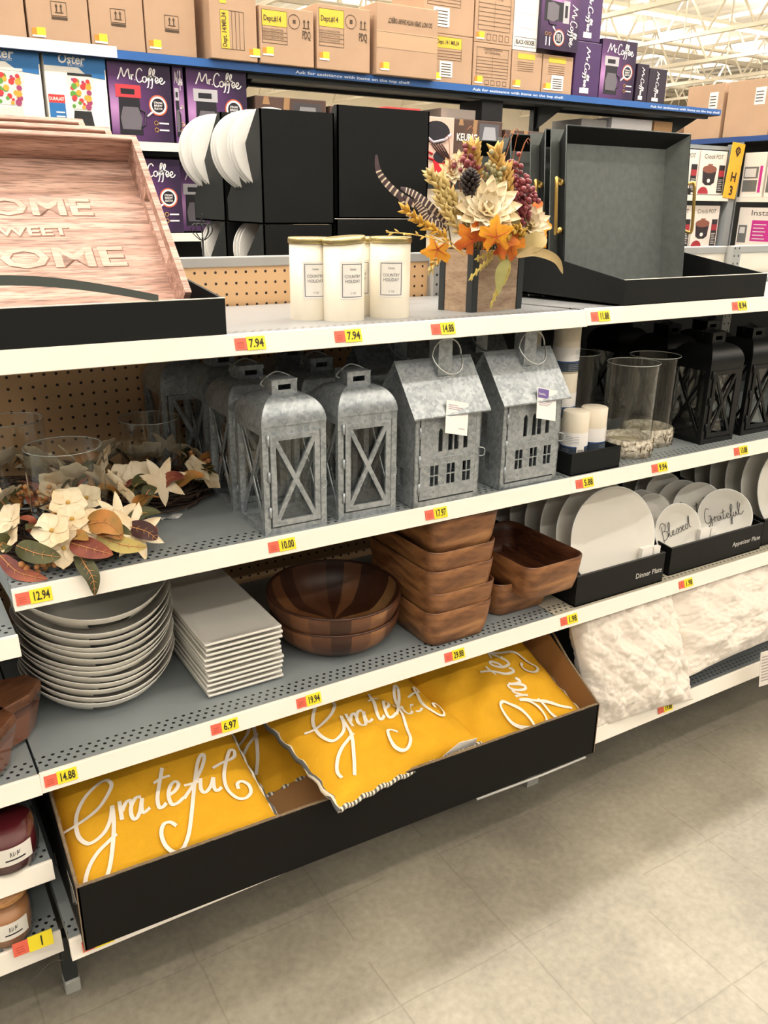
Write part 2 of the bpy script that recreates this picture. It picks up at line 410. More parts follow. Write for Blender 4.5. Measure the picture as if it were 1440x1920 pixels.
def shelf(label, x0, x1, z, depth, deckm=None, yf=0, slope=0, lip=.035, strip=True, deckc='8b9294'):
    """steel shelf: deck with a drilled strip, slanted price rail, end brackets"""
    t = thing('metal_shelf', label, 'shelf', (x0, yf, z), group='gondola shelves')
    w_ = x1-x0
    mb = MB()
    mb.add([(.002, .004, -.002), (w_-.002, .004, -.002), (w_-.002, depth, -.002-slope*depth), (.002, depth, -.002-slope*depth),
            (.002, .004, -.03), (w_-.002, .004, -.03), (w_-.002, depth, -.03-slope*depth), (.002, depth, -.03-slope*depth)],
           [(0, 1, 2, 3), (7, 6, 5, 4), (0, 4, 5, 1), (1, 5, 6, 2), (2, 6, 7, 3), (3, 7, 4, 0)])
    obj('deck', mb, dots('shelf_deck', deckc, '141618', (0, 1), (.0165, .014), .0034, .38, band=(.010, .052), stagger=True) if strip else DECK, t)
    mb = MB()
    mb.prism([(0, 0), (.004, 0), (.004, -lip+.002), (-.009, -lip-.001), (-.012, -lip), (-.002, -.001)], .0, w_, 'yz')
    obj('price_rail', mb, WHITE_METAL, t, bevel=.0008)
    for xx in (.004, w_-.008):
        mb = MB(); mb.prism([(.01, -.028), (.01, -.04), (depth*.5, -.075), (depth, -.085), (depth, -.028)], xx, xx+.004, 'yz')
        obj('bracket', mb, DECK, t)
    return t
shelf('top shelf of the middle bay with candles and flowers on it', -.0, W, 1.279, .57, slope=.036, deckc='909192')
shelf('top shelf of the right bay under the galvanised trays', W, 2*W, 1.281, .57, slope=.036, deckc='909192')
shelf('second shelf of the middle bay holding galvanised lanterns', 0, W, .894, .57)
shelf('second shelf of the right bay holding hurricanes and black lanterns', W, 2*W, .894, .57)
shelf('third shelf of the middle bay holding plates and wooden bowls', 0, W, .5355, .57)
shelf('third shelf of the right bay holding dinner and appetizer plates', W, 2*W, .5355, .57, deckc='b9b2a0')
shelf('base shelf of the middle bay under the yellow pillow box', 0, W, .216, .64, yf=-.071, lip=.04)
shelf('base shelf of the right bay under the white fur pillows', W, 2*W, .216, .64, yf=-.071, lip=.04, deckc='6e7376')
shelf('far right top shelf end beyond the trays', 2*W, 3*W, 1.281, .57)
shelf('far right second shelf end beyond the black lanterns', 2*W, 3*W, .894, .57)
shelf('far right third shelf end beyond the plates', 2*W, 3*W, .5355, .57)
shelf('far right base shelf end beyond the fur pillows', 2*W, 3*W, .216, .64, yf=-.071, lip=.04, deckc='6e7376')
shelf('left bay shelf highest of the candle shelves', -1.22, 0, .812, .57)
shelf('left bay shelf holding two brown glass candles', -1.22, 0, .533, .57)
shelf('left bay shelf holding a dark red jar candle', -1.22, 0, .345, .57)
shelf('left bay lowest shelf holding a peach jar candle', -1.22, -.004, .178, .6, lip=.04)
t = thing('levelling_foot', 'black steel post foot with grey shoe under the left base shelf', 'shelf foot', (.005, .03, 0))
mb = MB(); mb.box(-.013, .013, -.013, .013, .03, .14); obj('post', mb, M('222526', .5), t)
mb = MB(); mb.box(-.015, .015, -.018, .014, 0, .032); obj('shoe', mb, M('9a9a94', .5), t, bevel=.003)
t = thing('levelling_foot', 'small grey metal foot under the right end of the black pillow box', 'shelf foot', (1.225, .06, 0))
mb = MB(); mb.box(-.012, .012, -.012, .012, .02, .17); mb.box(-.02, .02, -.02, .02, 0, .02); obj('post', mb, M('9a9a94', .5), t)
# ------------------------------------------------------------------ price tags on the rails
def price_tag(txt, x, z, label, y=-.0065, s=.72, first=None):
    t = thing('price_tag', label, 'price tag', (x, y, z), (math.radians(-19), 0, 0), group='yellow and red shelf price tags')
    mb = MB(); mb.box(0, .03*s, -.0015, 0, -.014*s, .014*s); obj('red_label', mb, RED, t)
    mb = MB()
    for k in range(3): mb.box(.006*s, .022*s, -.0018, -.0016, (-.008+.005*k)*s, (-.0065+.005*k)*s)
    obj('red_print', mb, M('b84434', .6), t)
    mb = MB(); mb.box(.03*s, .078*s, -.0015, 0, -.016*s, .016*s); obj('yellow_label', mb, YEL, t)
    mb = MB(); mb.text(txt, .054*s, -.0095*s, .020*s, y=-.0022, align='c', width=.038*s if len(txt) > 2 else .006, bold=True); obj('printed_price', mb, M('2b2812', .6), t)
    return t
for a in [('7.94', .403, 1.262, 'price tag reading 7.94 at the left, below the empty shelf space'), ('7.94', .596, 1.262, 'price tag reading 7.94 under the frosted candles'),
          ('14.88', .809, 1.262, 'faded price tag reading 14.88 under the flower planter'), ('11.88', 1.232, 1.263, 'price tag reading 11.88 under the black tray box corner'),
          ('8.94', 1.706, 1.263, 'price tag reading 8.94 at the far right of the top shelf'), ('12.94', .004, .877, 'price tag reading 12.94 under the front wreath'),
          ('10.00', .451, .877, 'price tag reading 10.00 under the arched lantern'), ('17.97', .808, .877, 'faded price tag reading 17.97 under the house lantern'),
          ('5.88', 1.234, .877, 'price tag reading 5.88 below the black candle tray'), ('9.94', 1.489, .877, 'price tag reading 9.94 under the birch hurricane'),
          ('13.88', 1.805, .877, 'price tag reading 13.88 under the black lanterns'), ('14.88', .006, .519, 'price tag reading 14.88 below the white platters'),
          ('6.97', .316, .519, 'price tag reading 6.97 below the square plates'), ('19.94', .501, .519, 'price tag reading 19.94 below the round wooden bowls'),
          ('29.88', .874, .519, 'faded price tag reading 29.88 below the square wooden bowls'), ('1.98', 1.226, .519, 'price tag reading 1.98 at the seam below the dinner plates'),
          ('1.98', 1.657, .519, 'price tag reading 1.98 below the appetizer plates')]:
    price_tag(*a)
price_tag('9.88', .02, .196, 'price tag peeking out below the black pillow box corner', y=-.08)
price_tag('19.88', 1.55, .198, 'price tag on the base rail below the quilted fur pillow', y=-.08)
price_tag('1', -.09, .185, 'bright yellow tag beside the peach jar candle', y=-.012, s=.9)

# ------------------------------------------------------------------ shelf 1: wooden trays in black display box
def open_box(name, label, x0, x1, y0, y1, z, hf, hb, mats, th=.005, back=True, cat='box', rot=0, edge=None, shape=None):
    """corrugated display box, low front, sides rising to the back"""
    w_, d = x1-x0, y1-y0
    t = thing(name, label, cat, (x0, y0, z), (0, 0, rot))
    mb = MB(); mb.box(0, w_, 0, d, 0, .004); obj('bottom', mb, mats[1], t)
    mb = MB(); mb.box(0, w_, 0, th, 0, hf); obj('front_panel', mb, mats[0], t)
    sh = shape or [(th, 0), (d, 0), (d, hb), (th, hf)]
    for xx in (0, w_-th):
        mb = MB(); mb.prism(sh, xx, xx+th, 'yz', 0); o = obj('side_panel', mb, [mats[0], mats[1]], t)
        for p in o.data.polygons:
            if (xx == 0 and p.normal.x > .9) or (xx > 0 and p.normal.x < -.9): p.material_index = 1
    if back:
        mb = MB(); mb.box(0, w_, d-th, d, 0, hb); obj('back_panel', mb, mats[1], t)
    mb = MB(); mb.box(-.0005, w_+.0005, -.0005, th+.0005, hf, hf+.0012); obj('raw_edge', mb, edge or CARD_EDGE, t)
    return t
KRAFT = M('8a6a48', .8, 0, .1, 9)
bx = open_box('display_box', 'low black cardboard display box holding the wooden trays', -.16, .392, .0, .36, 1.275, .064, .10, (BLACKCARD, BLACKCARD), edge=M('d8d2c4', .7))
mb = MB()   # arched strap across the front
P = [(u, .064+.034*math.sin(PI*min(1, max(0, (u+.06)/.50)))) for u in [i*.02-.06 for i in range(26)]]
v = []; 
for (u, h) in P: v += [(u+.0, .004, h-.001), (u, .004, h+.010+.004*math.sin(PI*(u+.06)/.5))]
mb.add(v, [(2*i, 2*i+1, 2*i+3, 2*i+2) for i in range(len(P)-1)])
o = obj('arched_strap', mb, M('4c5250', .5), bx); so = o.modifiers.new('t', 'SOLIDIFY'); so.thickness = .002
WOODT = wood('pale_rustic_wood', ['8c675a', 'b58e7e', 'd0ad9e'], (1.6, 26, 26), 3.2, .6, dark=.5)
def wood_tray(label, c, M4):
    t = thing('wooden_tray', label, 'tray', M4=M4, group='rustic wooden serving trays')
    w_, h, d, th = .52, .36, .060, .011      # local x width, y height along lean, z depth towards viewer
    mb = MB(); mb.box(-w_/2, w_/2, 0, h, 0, .008); obj('base', mb, WOODT, t)
    mb = MB(); mb.box(-w_/2, w_/2, h-th, h, .008, d); obj('rim', mb, WOODT, t, bevel=.002)
    mb = MB(); mb.box(-w_/2, w_/2, 0, th, .008, d*.5); obj('rim', mb, WOODT, t, bevel=.002)
    for s_ in (-1, 1):
        # side wall with a cut-out grip
        x0, x1 = (s_*w_/2, s_*(w_/2-th)); x0, x1 = min(x0, x1), max(x0, x1)
        mb = MB(); a, b, z0, z1 = h*.28, h*.68, .022, .044
        mb.box(x0, x1, th, a, .008, d); mb.box(x0, x1, b, h-th, .008, d)
        mb.box(x0, x1, a, b, .008, z0); mb.box(x0, x1, a, b, z1, d)
        obj('handle_side', mb, WOODT, t)
    return t
lean = math.radians(46)
def tray_frame(x, y, z, ln):
    return frame((x, y, z), (1, 0, 0), (0, math.cos(ln), math.sin(ln)))
tr = wood_tray('front wooden serving tray with engraved letters leaning in the black box', None, tray_frame(.082, .055, 1.300, lean))
ENG = wood('engraving', ['74503f', '85604f', '97705f'], (1.2, 14, 14), 5, .7, dark=.3); ENL = wood('engraving_pale', ['b38f7f', 'c5a292', 'd3b2a4'], (1.4, 22, 22), 4, .6, dark=.2)
for (txt, y, h, wd, cx) in (('HOME', .222, .036, .23, .045), ('SWEET', .178, .018, .13, .045), ('HOME', .112, .040, .27, .055)):
    for q, (m_, dx, zz) in enumerate(((ENG, 0, .0084), (ENL, -.0022, .0088))):
        vs, fs, w0 = text_mesh(txt, True); k = h/.7; kx = wd/w0
        mb = MB(); mb.add([(a*kx-wd/2+cx+dx, y+b*k-dx*.6, zz) for a, b in vs], fs); obj('engraved_word', mb, m_, tr)
wood_tray('second wooden serving tray behind the engraved one', None, tray_frame(.060, .145, 1.318, lean))
wood_tray('rearmost wooden serving tray in the black box', None, tray_frame(.035, .235, 1.336, lean))

# ------------------------------------------------------------------ frosted candles
def frosted(label, loc, rz, lid_tilt=0):
    t = thing('candle_jar', label, 'candle', loc, (0, 0, rz), group='frosted glass candles with gold lids')
    r, h = .0405, .155
    mb = MB(); mb.lathe([(0, 0), (r-.005, 0), (r-.001, .003), (r, .008), (r, h), (r-.002, h)], 40); obj('frosted_jar', mb, M('ece4d2', .35, 0, .02, 6, spec=.6), t)
    mb = MB(); mb.lathe([(r+.002, 0), (r+.0025, .001), (r+.0025, .008), (r+.001, .011), (0, .011)], 40); obj('gold_lid', mb, M('b8a878', .3, .8), t, loc=(0, 0, h), rot=(0, lid_tilt, 0))
    def arc(a0, a1, z0, z1, rr, mi, mb):
        mb.grid(lambda u, v: (rr*math.sin(a0+(a1-a0)*u), -rr*math.cos(a0+(a1-a0)*u), z0+(z1-z0)*v), 10, 1, mi)
    mb = MB()
    arc(-.62, .62, .052, .122, r+.0004, 0, mb); obj('paper_label', mb, M('f0ece6', .6), t)
    mb = MB()
    for (a0, a1, z0, z1) in [(-.53, .53, .056, .0572), (-.53, .53, .1168, .118), (-.53, -.50, .056, .118), (.50, .53, .056, .118)]:
        arc(a0, a1, z0, z1, r+.0008, 0, mb)
    def tx(s_, z, h_, wd):
        vs, fs, w0 = text_mesh(s_); k = h_/.7; kx = wd/w0
        v = []
        for a, b in vs:
            an = (a*kx-wd/2)/r; v.append(((r+.0009)*math.sin(an), -(r+.0009)*math.cos(an), z+b*k))
        mb.add(v, fs)
    tx('COUNTRY', .092, .006, .034); tx('HOLIDAY', .083, .006, .032); tx('11 OZ', .062, .0035, .012); tx('home', .106, .005, .012)
    obj('printed_text', mb, M('54565c', .6), t)
    return t
frosted('frosted candle with gold lid in front, its lid slightly tilted', (.690, .128, D1(.12)-.006), -.05, -.09)
frosted('frosted candle with gold lid at the right of the group', (.795, .125, D1(.12)-.006), -.5)
frosted('frosted candle with gold lid at the back left of the group', (.645, .185, D1(.18)-.006), -.2)
frosted('frosted candle with gold lid hidden behind the other three', (.770, .205, D1(.2)-.006), -.6)

# ------------------------------------------------------------------ flower planter
PW = wood('planter_wood', ['8a705a', 'a38a72', 'b39b82'], (3, 3, 12), 5, .6, dark=.2)
PX, PY, PZ = .985, .10, D1(.1)-.004
t = thing('planter_box', 'square wooden planter box with black corner strips', 'planter', (PX, PY, PZ), (0, 0, .13))
pw, pd, ph = .158, .105, .134
for nm, b_ in (('wood_side', (0.004, pw-.004, .002, .008)), ('wood_side', (0.004, pw-.004, pd-.008, pd-.002))):
    mb = MB(); mb.box(*b_, .002, ph); obj(nm, mb, PW, t)
for x0 in (.002, pw-.008):
    mb = MB(); mb.box(x0, x0+.006, .004, pd-.004, .002, ph); obj('wood_side', mb, PW, t)
for (x, y) in ((0, 0), (pw-.018, 0), (0, pd-.018), (pw-.018, pd-.018)):
    mb = MB(); mb.box(x, x+.018, y, y+.018, 0, ph+.002); obj('corner_strip', mb, M('22282a', .5), t, bevel=.001)
mb = MB(); mb.box(.008, pw-.008, .008, pd-.008, .1, .115); obj('foam', mb, M('5c4d33', .9), t)
def petal(mb, base, dirv, upv, ln, wd, curl=.3, mi=0, cup=.3, tip=0.5):
    d = Vector(dirv).normalized(); n = Vector(upv); n = (n-d*n.dot(d)).normalized(); s_ = d.cross(n)
    def fn(u, v):
        q = math.sin(PI*min(1, v**(1-.35*tip)*.97+.03))**.75 if v < .999 else 0.02
        x = (u-.5)*wd*q; p = Vector(base)+d*(ln*v)+s_*x+n*(curl*ln*v*v+cup*abs(u-.5)**2*4*wd*.3)
        return p
    mb.grid(fn, 4, 6, mi)
fl = thing('flower_arrangement', 'autumn flower arrangement of cream blooms, burgundy berries, feathers and orange leaves', 'flowers', (1.04, .15, PZ+.12))
def L_(x, y, z): return (x-1.04, y-.15, z-(PZ+.12))
CREAM = M('f8eed8', .7, 0, .12, 30, c2='f0dcb4'); ORG = M('e08a1c', .6, 0, .5, 25, c2='c4501c'); OLIVE = M('8d8452', .7, 0, .3, 30)
YELL = M('e9a91a', .6, 0, .3, 30, c2='d8801a'); BURG = M('8a3b42', .35, 0, .25, 60); TANP = M('d9b063', .8, 0, .3, 40); STRAW = M('d5bd7e', .75, 0, .2, 30)
def bloom(c, r, n, label=None, m=CREAM):
    mb = MB(); c = Vector(c); ax = Vector((-.35, -.8, .5)).normalized(); e1 = ax.orthogonal().normalized(); e2 = ax.cross(e1)
    for ring, (k, ln, lift) in enumerate([(n, 1, .25), (n-2, .85, .7), (n-4, .62, 1.4), (4, .4, 3)]):
        for i in range(k):
            a = 2*PI*i/k+ring*.4; d = e1*math.cos(a)+e2*math.sin(a)+ax*lift*.6
            petal(mb, c, d, ax, r*ln, r*.48, .12, 0, .5, .6)
    return obj('flower', mb, m, fl)
bloom(L_(.985, .065, 1.478), .072, 14)
bloom(L_(1.125, .09, 1.452), .045, 10)
bloom(L_(.935, .12, 1.55), .032, 9)
bloom(L_(.985, .16, 1.573), .026, 8)
def leafmesh(mb, pts, wd, up, mi=0, jag=0):
    P = cr(pts, 8); v = []; n = len(P)
    for i, p in enumerate(P):
        d = (P[min(i+1, n-1)]-P[max(i-1, 0)]).normalized(); s_ = d.cross(Vector(up)).normalized(); t_ = i/(n-1)
        w_ = wd*2.15*(t_+.01)**.75*(1-t_)**1.0*(1+jag*(.35 if i % 3 else -.45)); nn = s_.cross(d)
        v += [p+s_*w_/2+nn*w_*.12, p, p-s_*w_/2+nn*w_*.12]
    f = []
    for i in range(n-1): f += [(3*i, 3*i+1, 3*i+4, 3*i+3), (3*i+1, 3*i+2, 3*i+5, 3*i+4)]
    mb.add(v, f, mi, None, True)
CAMD = (-.6, -.75, .25)
for pts, wd, m, nm in [
    ([(1.04, .07, 1.40), (1.055, .06, 1.44), (1.05, .06, 1.49)], .045, OLIVE, 'dried_leaf'),
    ([(1.05, .05, 1.395), (1.10, .04, 1.42), (1.135, .05, 1.43)], .06, M('a8935c', .7, 0, .2, 30), 'dried_leaf'),
    ([(1.05, .04, 1.39), (1.09, .03, 1.40), (1.14, .02, 1.385), (1.155, .01, 1.355)], .03, M('b9a070', .7, 0, .2, 30), 'dried_leaf'),
    ([(1.02, .03, 1.385), (.995, .02, 1.36), (.985, .01, 1.32)], .035, M('8e8a4e', .7, 0, .2, 30), 'dried_leaf'),
    ([(1.02, .12, 1.43), (1.03, .10, 1.46), (1.02, .09, 1.50)], .04, OLIVE, 'dried_leaf')]:
    mb = MB(); leafmesh(mb, [L_(*p) for p in pts], wd, CAMD, 0, .35 if nm == 'autumn_leaf' else 0); obj(nm, mb, m, fl)
def maple(c, d, up, r, m, par):
    """lobed autumn leaf lying on its own plane"""
    c = Vector(c); d = Vector(d).normalized(); n = Vector(up); n = (n-d*n.dot(d)).normalized(); s_ = d.cross(n)
    N_ = 50; v = [c+n*.004]; 
    for k in range(N_):
        a = 2*PI*k/N_; lob = max(0, math.cos(2.5*a))**1.5*(1 if k else 1); q = r*(.58+.42*abs(math.cos(2.5*a))**1.6)*(1 if abs(a-PI) > .5 else .6)*(1+.10*math.sin(11*a))
        v.append(c+d*(math.cos(a)*q+r*.1)+s_*math.sin(a)*q-n*(.18*q*q/r)*(1 if k % 2 else .7))
    mb = MB(); mb.add(v, [(0, 1+k, 1+(k+1) % N_) for k in range(N_)], 0, None, True)
    for k in range(5):
        a = 2*PI*k/5; mb.tube([c+n*.005, c+(d*math.cos(a)+s_*math.sin(a))*r*.75-n*.002*0+n*.001], [.0012, .0004], 4, 1)
    return obj('autumn_leaf', mb, [m, M('c8542a', .6)], par)
for (p, d_, r, m) in [((.968, .008, 1.432), (-.1, 0, 1), .036, YELL), ((.998, .035, 1.425), (.5, 0, .8), .040, ORG), ((.94, .05, 1.425), (-.6, 0, .5), .036, ORG), ((1.03, .04, 1.42), (.3, 0, -.8), .036, ORG),
                      ((1.15, .10, 1.447), (1, 0, .15), .045, YELL), ((1.145, .11, 1.47), (.6, 0, .8), .036, ORG), ((.885, .09, 1.405), (-.3, 0, -1), .032, YELL), ((1.12, .09, 1.42), (.5, 0, -.8), .028, ORG)]:
    maple(L_(*p), d_, (-.5, -.85, .2), r, m, fl)

def feather(pts, wd):
    m = bpy.data.materials.get('feather_bars')
    mb = MB(); P = cr([L_(*p) for p in pts], 14); n = len(P); v = []; f = []
    for i, p in enumerate(P):
        d = (P[min(i+1, n-1)]-P[max(i-1, 0)]).normalized(); s_ = d.cross(Vector(CAMD)).normalized(); t_ = i/(n-1)
        w_ = wd*(math.sin(PI*min(1, t_*.85+.12))**.6)
        v += [p+s_*w_/2, p+Vector(CAMD)*.001, p-s_*w_/2]
    mb.v = [tuple(x) for x in v]
    for i in range(n-1):
        b = 1 if (i % 3 == 1 and i < n*.8) else 0
        for q in ((3*i, 3*i+1, 3*i+4, 3*i+3), (3*i+1, 3*i+2, 3*i+5, 3*i+4)): mb.f.append(list(q)); mb.m.append(b); mb.sm.append(False)
    obj('feather', mb, [M('55444a', .6), M('e6d9c4', .6)], fl)
feather([(.915, .10, 1.44), (.865, .11, 1.478), (.805, .12, 1.51), (.765, .12, 1.545), (.757, .12, 1.578)], .014)
feather([(.92, .11, 1.455), (.87, .10, 1.488), (.83, .10, 1.51), (.80, .10, 1.52)], .015)
feather([(.905, .09, 1.43), (.85, .10, 1.46), (.815, .10, 1.478), (.797, .10, 1.508)], .015)
feather([(.905, .10, 1.45), (.86, .09, 1.462), (.84, .09, 1.485), (.825, .09, 1.50)], .015)
def wheat(pts, wd, m, nm='wheat_spray', n=26, stem=True):
    mb = MB(); P = cr([L_(*p) for p in pts], 10); N_ = len(P)
    if stem: mb.tube(P, .0012, 4)
    for i in range(n):
        t_ = .25+.75*i/n; p = P[min(N_-1, int(t_*N_))]; q = P[min(N_-1, int(t_*N_)+1)]
        d = (q-p).normalized() if (q-p).length > 1e-6 else (P[-1]-P[-2]).normalized()
        a = i*2.4; o1 = d.orthogonal().normalized(); o2 = d.cross(o1)
        k = d*.8+(o1*math.cos(a)+o2*math.sin(a))*.65
        mb.tube([p, p+k*wd*.5, p+k*wd], [wd*.12, wd*.2, wd*.02], 5)
    return obj(nm, mb, m, fl)
def awns(pts, n, m, ln=.05):
    pass
wheat([(.94, .08, 1.44), (.905, .09, 1.495), (.87, .10, 1.545)], .024, STRAW)
wheat([(.95, .08, 1.45), (.92, .09, 1.50), (.895, .10, 1.535)], .024, STRAW)
wheat([(.945, .07, 1.42), (.91, .08, 1.46), (.885, .09, 1.50)], .02, STRAW)
wheat([(.925, .06, 1.40), (.88, .07, 1.435), (.84, .08, 1.455), (.80, .08, 1.48)], .02, M('d3a238', .7, 0, .2, 40))
wheat([(.925, .05, 1.395), (.88, .06, 1.42), (.81, .06, 1.435), (.745, .06, 1.44)], .012, M('dcb561', .7, 0, .2, 40), n=12)
wheat([(.90, .09, 1.40), (.88, .09, 1.38), (.87, .09, 1.365)], .014, STRAW, n=10)
wheat([(1.005, .14, 1.47), (1.0, .13, 1.54), (.985, .12, 1.595)], .03, TANP, 'pampas_plume', 44)
wheat([(1.05, .12, 1.45), (1.045, .10, 1.52), (1.03, .10, 1.59)], .028, TANP, 'pampas_plume', 50)
wheat([(1.06, .10, 1.44), (1.06, .09, 1.50), (1.05, .09, 1.555)], .026, TANP, 'pampas_plume', 50)
wheat([(1.03, .07, 1.40), (1.05, .05, 1.415), (1.05, .03, 1.44), (1.02, .02, 1.445), (1.0, .02, 1.43)], .02, M('c9a242', .7, 0, .2, 40), 'pampas_plume', 36)
def berries(c, n, r, sp, m, nm='berry_cluster', par=None, seed=1):
    rnd = random.Random(seed); mb = MB()
    for i in range(n):
        p = [c[k]+rnd.gauss(0, sp[k]) for k in range(3)]
        mb.ball(p, r*rnd.uniform(.8, 1.15), 0, 8, 6)
    return obj(nm, mb, m, par or fl)
berries(L_(1.085, .09, 1.515), 70, .0058, (.014, .012, .022), BURG, seed=2)
berries(L_(1.10, .09, 1.485), 60, .0058, (.013, .012, .014), BURG, seed=3)
berries(L_(1.068, .10, 1.555), 22, .0058, (.007, .008, .012), BURG, seed=4)
berries(L_(.962, .11, 1.568), 30, .0055, (.012, .008, .012), BURG, seed=5)
berries(L_(1.02, .09, 1.552), 34, .0052, (.010, .008, .014), M('a8a075', .5, 0, .3, 60), seed=6)
berries(L_(1.03, .10, 1.515), 34, .0045, (.012, .008, .018), M('b5ac7a', .5, 0, .3, 60), seed=7)
mb = MB(); c = Vector(L_(.948, .075, 1.53))
for i in range(60):
    z = i/60; a = i*2.4; rr = .022*math.sin(PI*(z*.85+.1))
    p = c+Vector((0, 0, (z-.5)*.055)); d = Vector((math.cos(a), math.sin(a), .5))
    mb.tube([p, p+d*rr*.7, p+d*rr], [.0035, .0045, .001], 5)
obj('pine_cone', mb, M('2e2220', .6, 0, .3, 60), fl)
mb = MB(); rnd = random.Random(4)
for i in range(26):
    x = rnd.uniform(.93, 1.1); a = rnd.uniform(-.6, .6); h = rnd.uniform(.05, .16)
    p0 = Vector(L_(x, .12, 1.48)); mb.tube(cr([p0, p0+Vector((a*.03, 0, h*.5)), p0+Vector((a*.07, -.01, h)), p0+Vector((a*.1, -.01, h*1.05-.01))], 3), .0008, 4)
obj('twigs', mb, M('a8653a', .6), fl)
mb = MB()
for pts in [[(1.02, .03, 1.40), (.99, .01, 1.385), (.96, .0, 1.37), (.93, .0, 1.345)], [(1.02, .03, 1.40), (.985, .01, 1.395), (.95, .01, 1.385)],
            [(1.02, .03, 1.40), (1.03, .0, 1.37), (1.015, .0, 1.33), (.995, .0, 1.30)], [(1.02, .03, 1.40), (1.025, 0, 1.36), (1.005, 0, 1.325), (.99, 0, 1.285)],
            [(1.03, .03, 1.40), (1.035, 0, 1.375), (1.03, 0, 1.35), (1.02, 0, 1.335)]]:
    P = [Vector(p)+Vector((0.01, .055, 0)) for p in pts]; P = [L_(*p) for p in P]
    mb.tube(cr(P, 6), [.0022]*(6*(len(P)-1))+[.0005], 5)
    Q = cr(P, 6)
    for i in range(4, len(Q)-1, 2): mb.ball(Q[i], .004, 0, 6, 4, (1, .6, 2))
obj('raffia_bow', mb, M('c6b25e', .7, 0, .2, 40), fl)
mb = MB(); rnd = random.Random(9)
for i in range(60):
    p = Vector(L_(.99+rnd.random()*.13, .105+rnd.random()*.08, 1.385)); d = Vector((rnd.gauss(0, .25), rnd.gauss(0, .3), 1))
    q = p+d.normalized()*rnd.uniform(.04, .09)
    mb.tube([p, q], .0016, 4); leafmesh(mb, [q, q+Vector((rnd.gauss(0, .015), -.01, .02)), q+Vector((rnd.gauss(0, .02), -.02, .025))], .018, CAMD)
obj('foliage', mb, M('7a6a3c', .7, 0, .4, 30, c2='54401f'), fl)

# ------------------------------------------------------------------ galvanised trays with gold handles
bx = open_box('display_box', 'black cardboard display box holding the galvanised trays', 1.335, 1.835, .0, .40, 1.279, .058, .115, (BLACKCARD, BLACKCARD), edge=M('cfcabd', .7))
def metal_tray(label, x, y, z, rz=0):
    t = thing('metal_tray', label, 'tray', (x, y, z), (math.radians(-5), 0, rz), group='galvanised trays with gold handles')
    w_, h, d = .425, .385, .055
    mb = MB(); mb.box(0, w_, d-.003, d, 0, h); obj('base', mb, GALVD, t)
    # flared walls: right one mottled grey, the rest black
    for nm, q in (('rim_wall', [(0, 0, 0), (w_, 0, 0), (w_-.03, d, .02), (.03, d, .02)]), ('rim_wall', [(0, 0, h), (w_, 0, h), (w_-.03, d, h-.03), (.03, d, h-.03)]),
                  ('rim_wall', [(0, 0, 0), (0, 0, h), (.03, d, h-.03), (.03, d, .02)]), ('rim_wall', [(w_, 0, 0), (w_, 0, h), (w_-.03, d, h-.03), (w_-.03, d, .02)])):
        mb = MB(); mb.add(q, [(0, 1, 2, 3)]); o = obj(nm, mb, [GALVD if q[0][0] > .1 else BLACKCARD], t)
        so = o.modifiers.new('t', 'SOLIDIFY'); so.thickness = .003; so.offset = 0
    mb = MB()
    mb.tube([(0, 0, 0), (w_, 0, 0), (w_, 0, h), (0, 0, h), (0, 0, 0)], .0022, 6); obj('rolled_edge', mb, M('3a4040', .4, .3), t)
    for s_, xx in ((-1, 0), (1, w_)):
        mb = MB(); o_ = s_*.028
        mb.tube(cr([(xx, .012, h*.68), (xx+o_*.8, .005, h*.70), (xx+o_, .0, h*.67), (xx+o_, .0, h*.41), (xx+o_*.8, .005, h*.38), (xx, .012, h*.40)], 4), .0042, 8)
        mb.ball((xx+s_*.003, .012, h*.68), .008, 0); mb.ball((xx+s_*.003, .012, h*.40), .008, 0)
        obj('gold_handle', mb, GOLD, t)
    return t
metal_tray('large galvanised tray with gold handles, frontmost in the black box', 1.343, .205, 1.283)
metal_tray('galvanised tray tucked directly behind the large front one', 1.338, .272, 1.278)
metal_tray('galvanised tray standing third, its left part showing beside the flowers', 1.318, .375, 1.272)
metal_tray('galvanised tray standing last, half hidden by the flowers', 1.30, .48, 1.262)

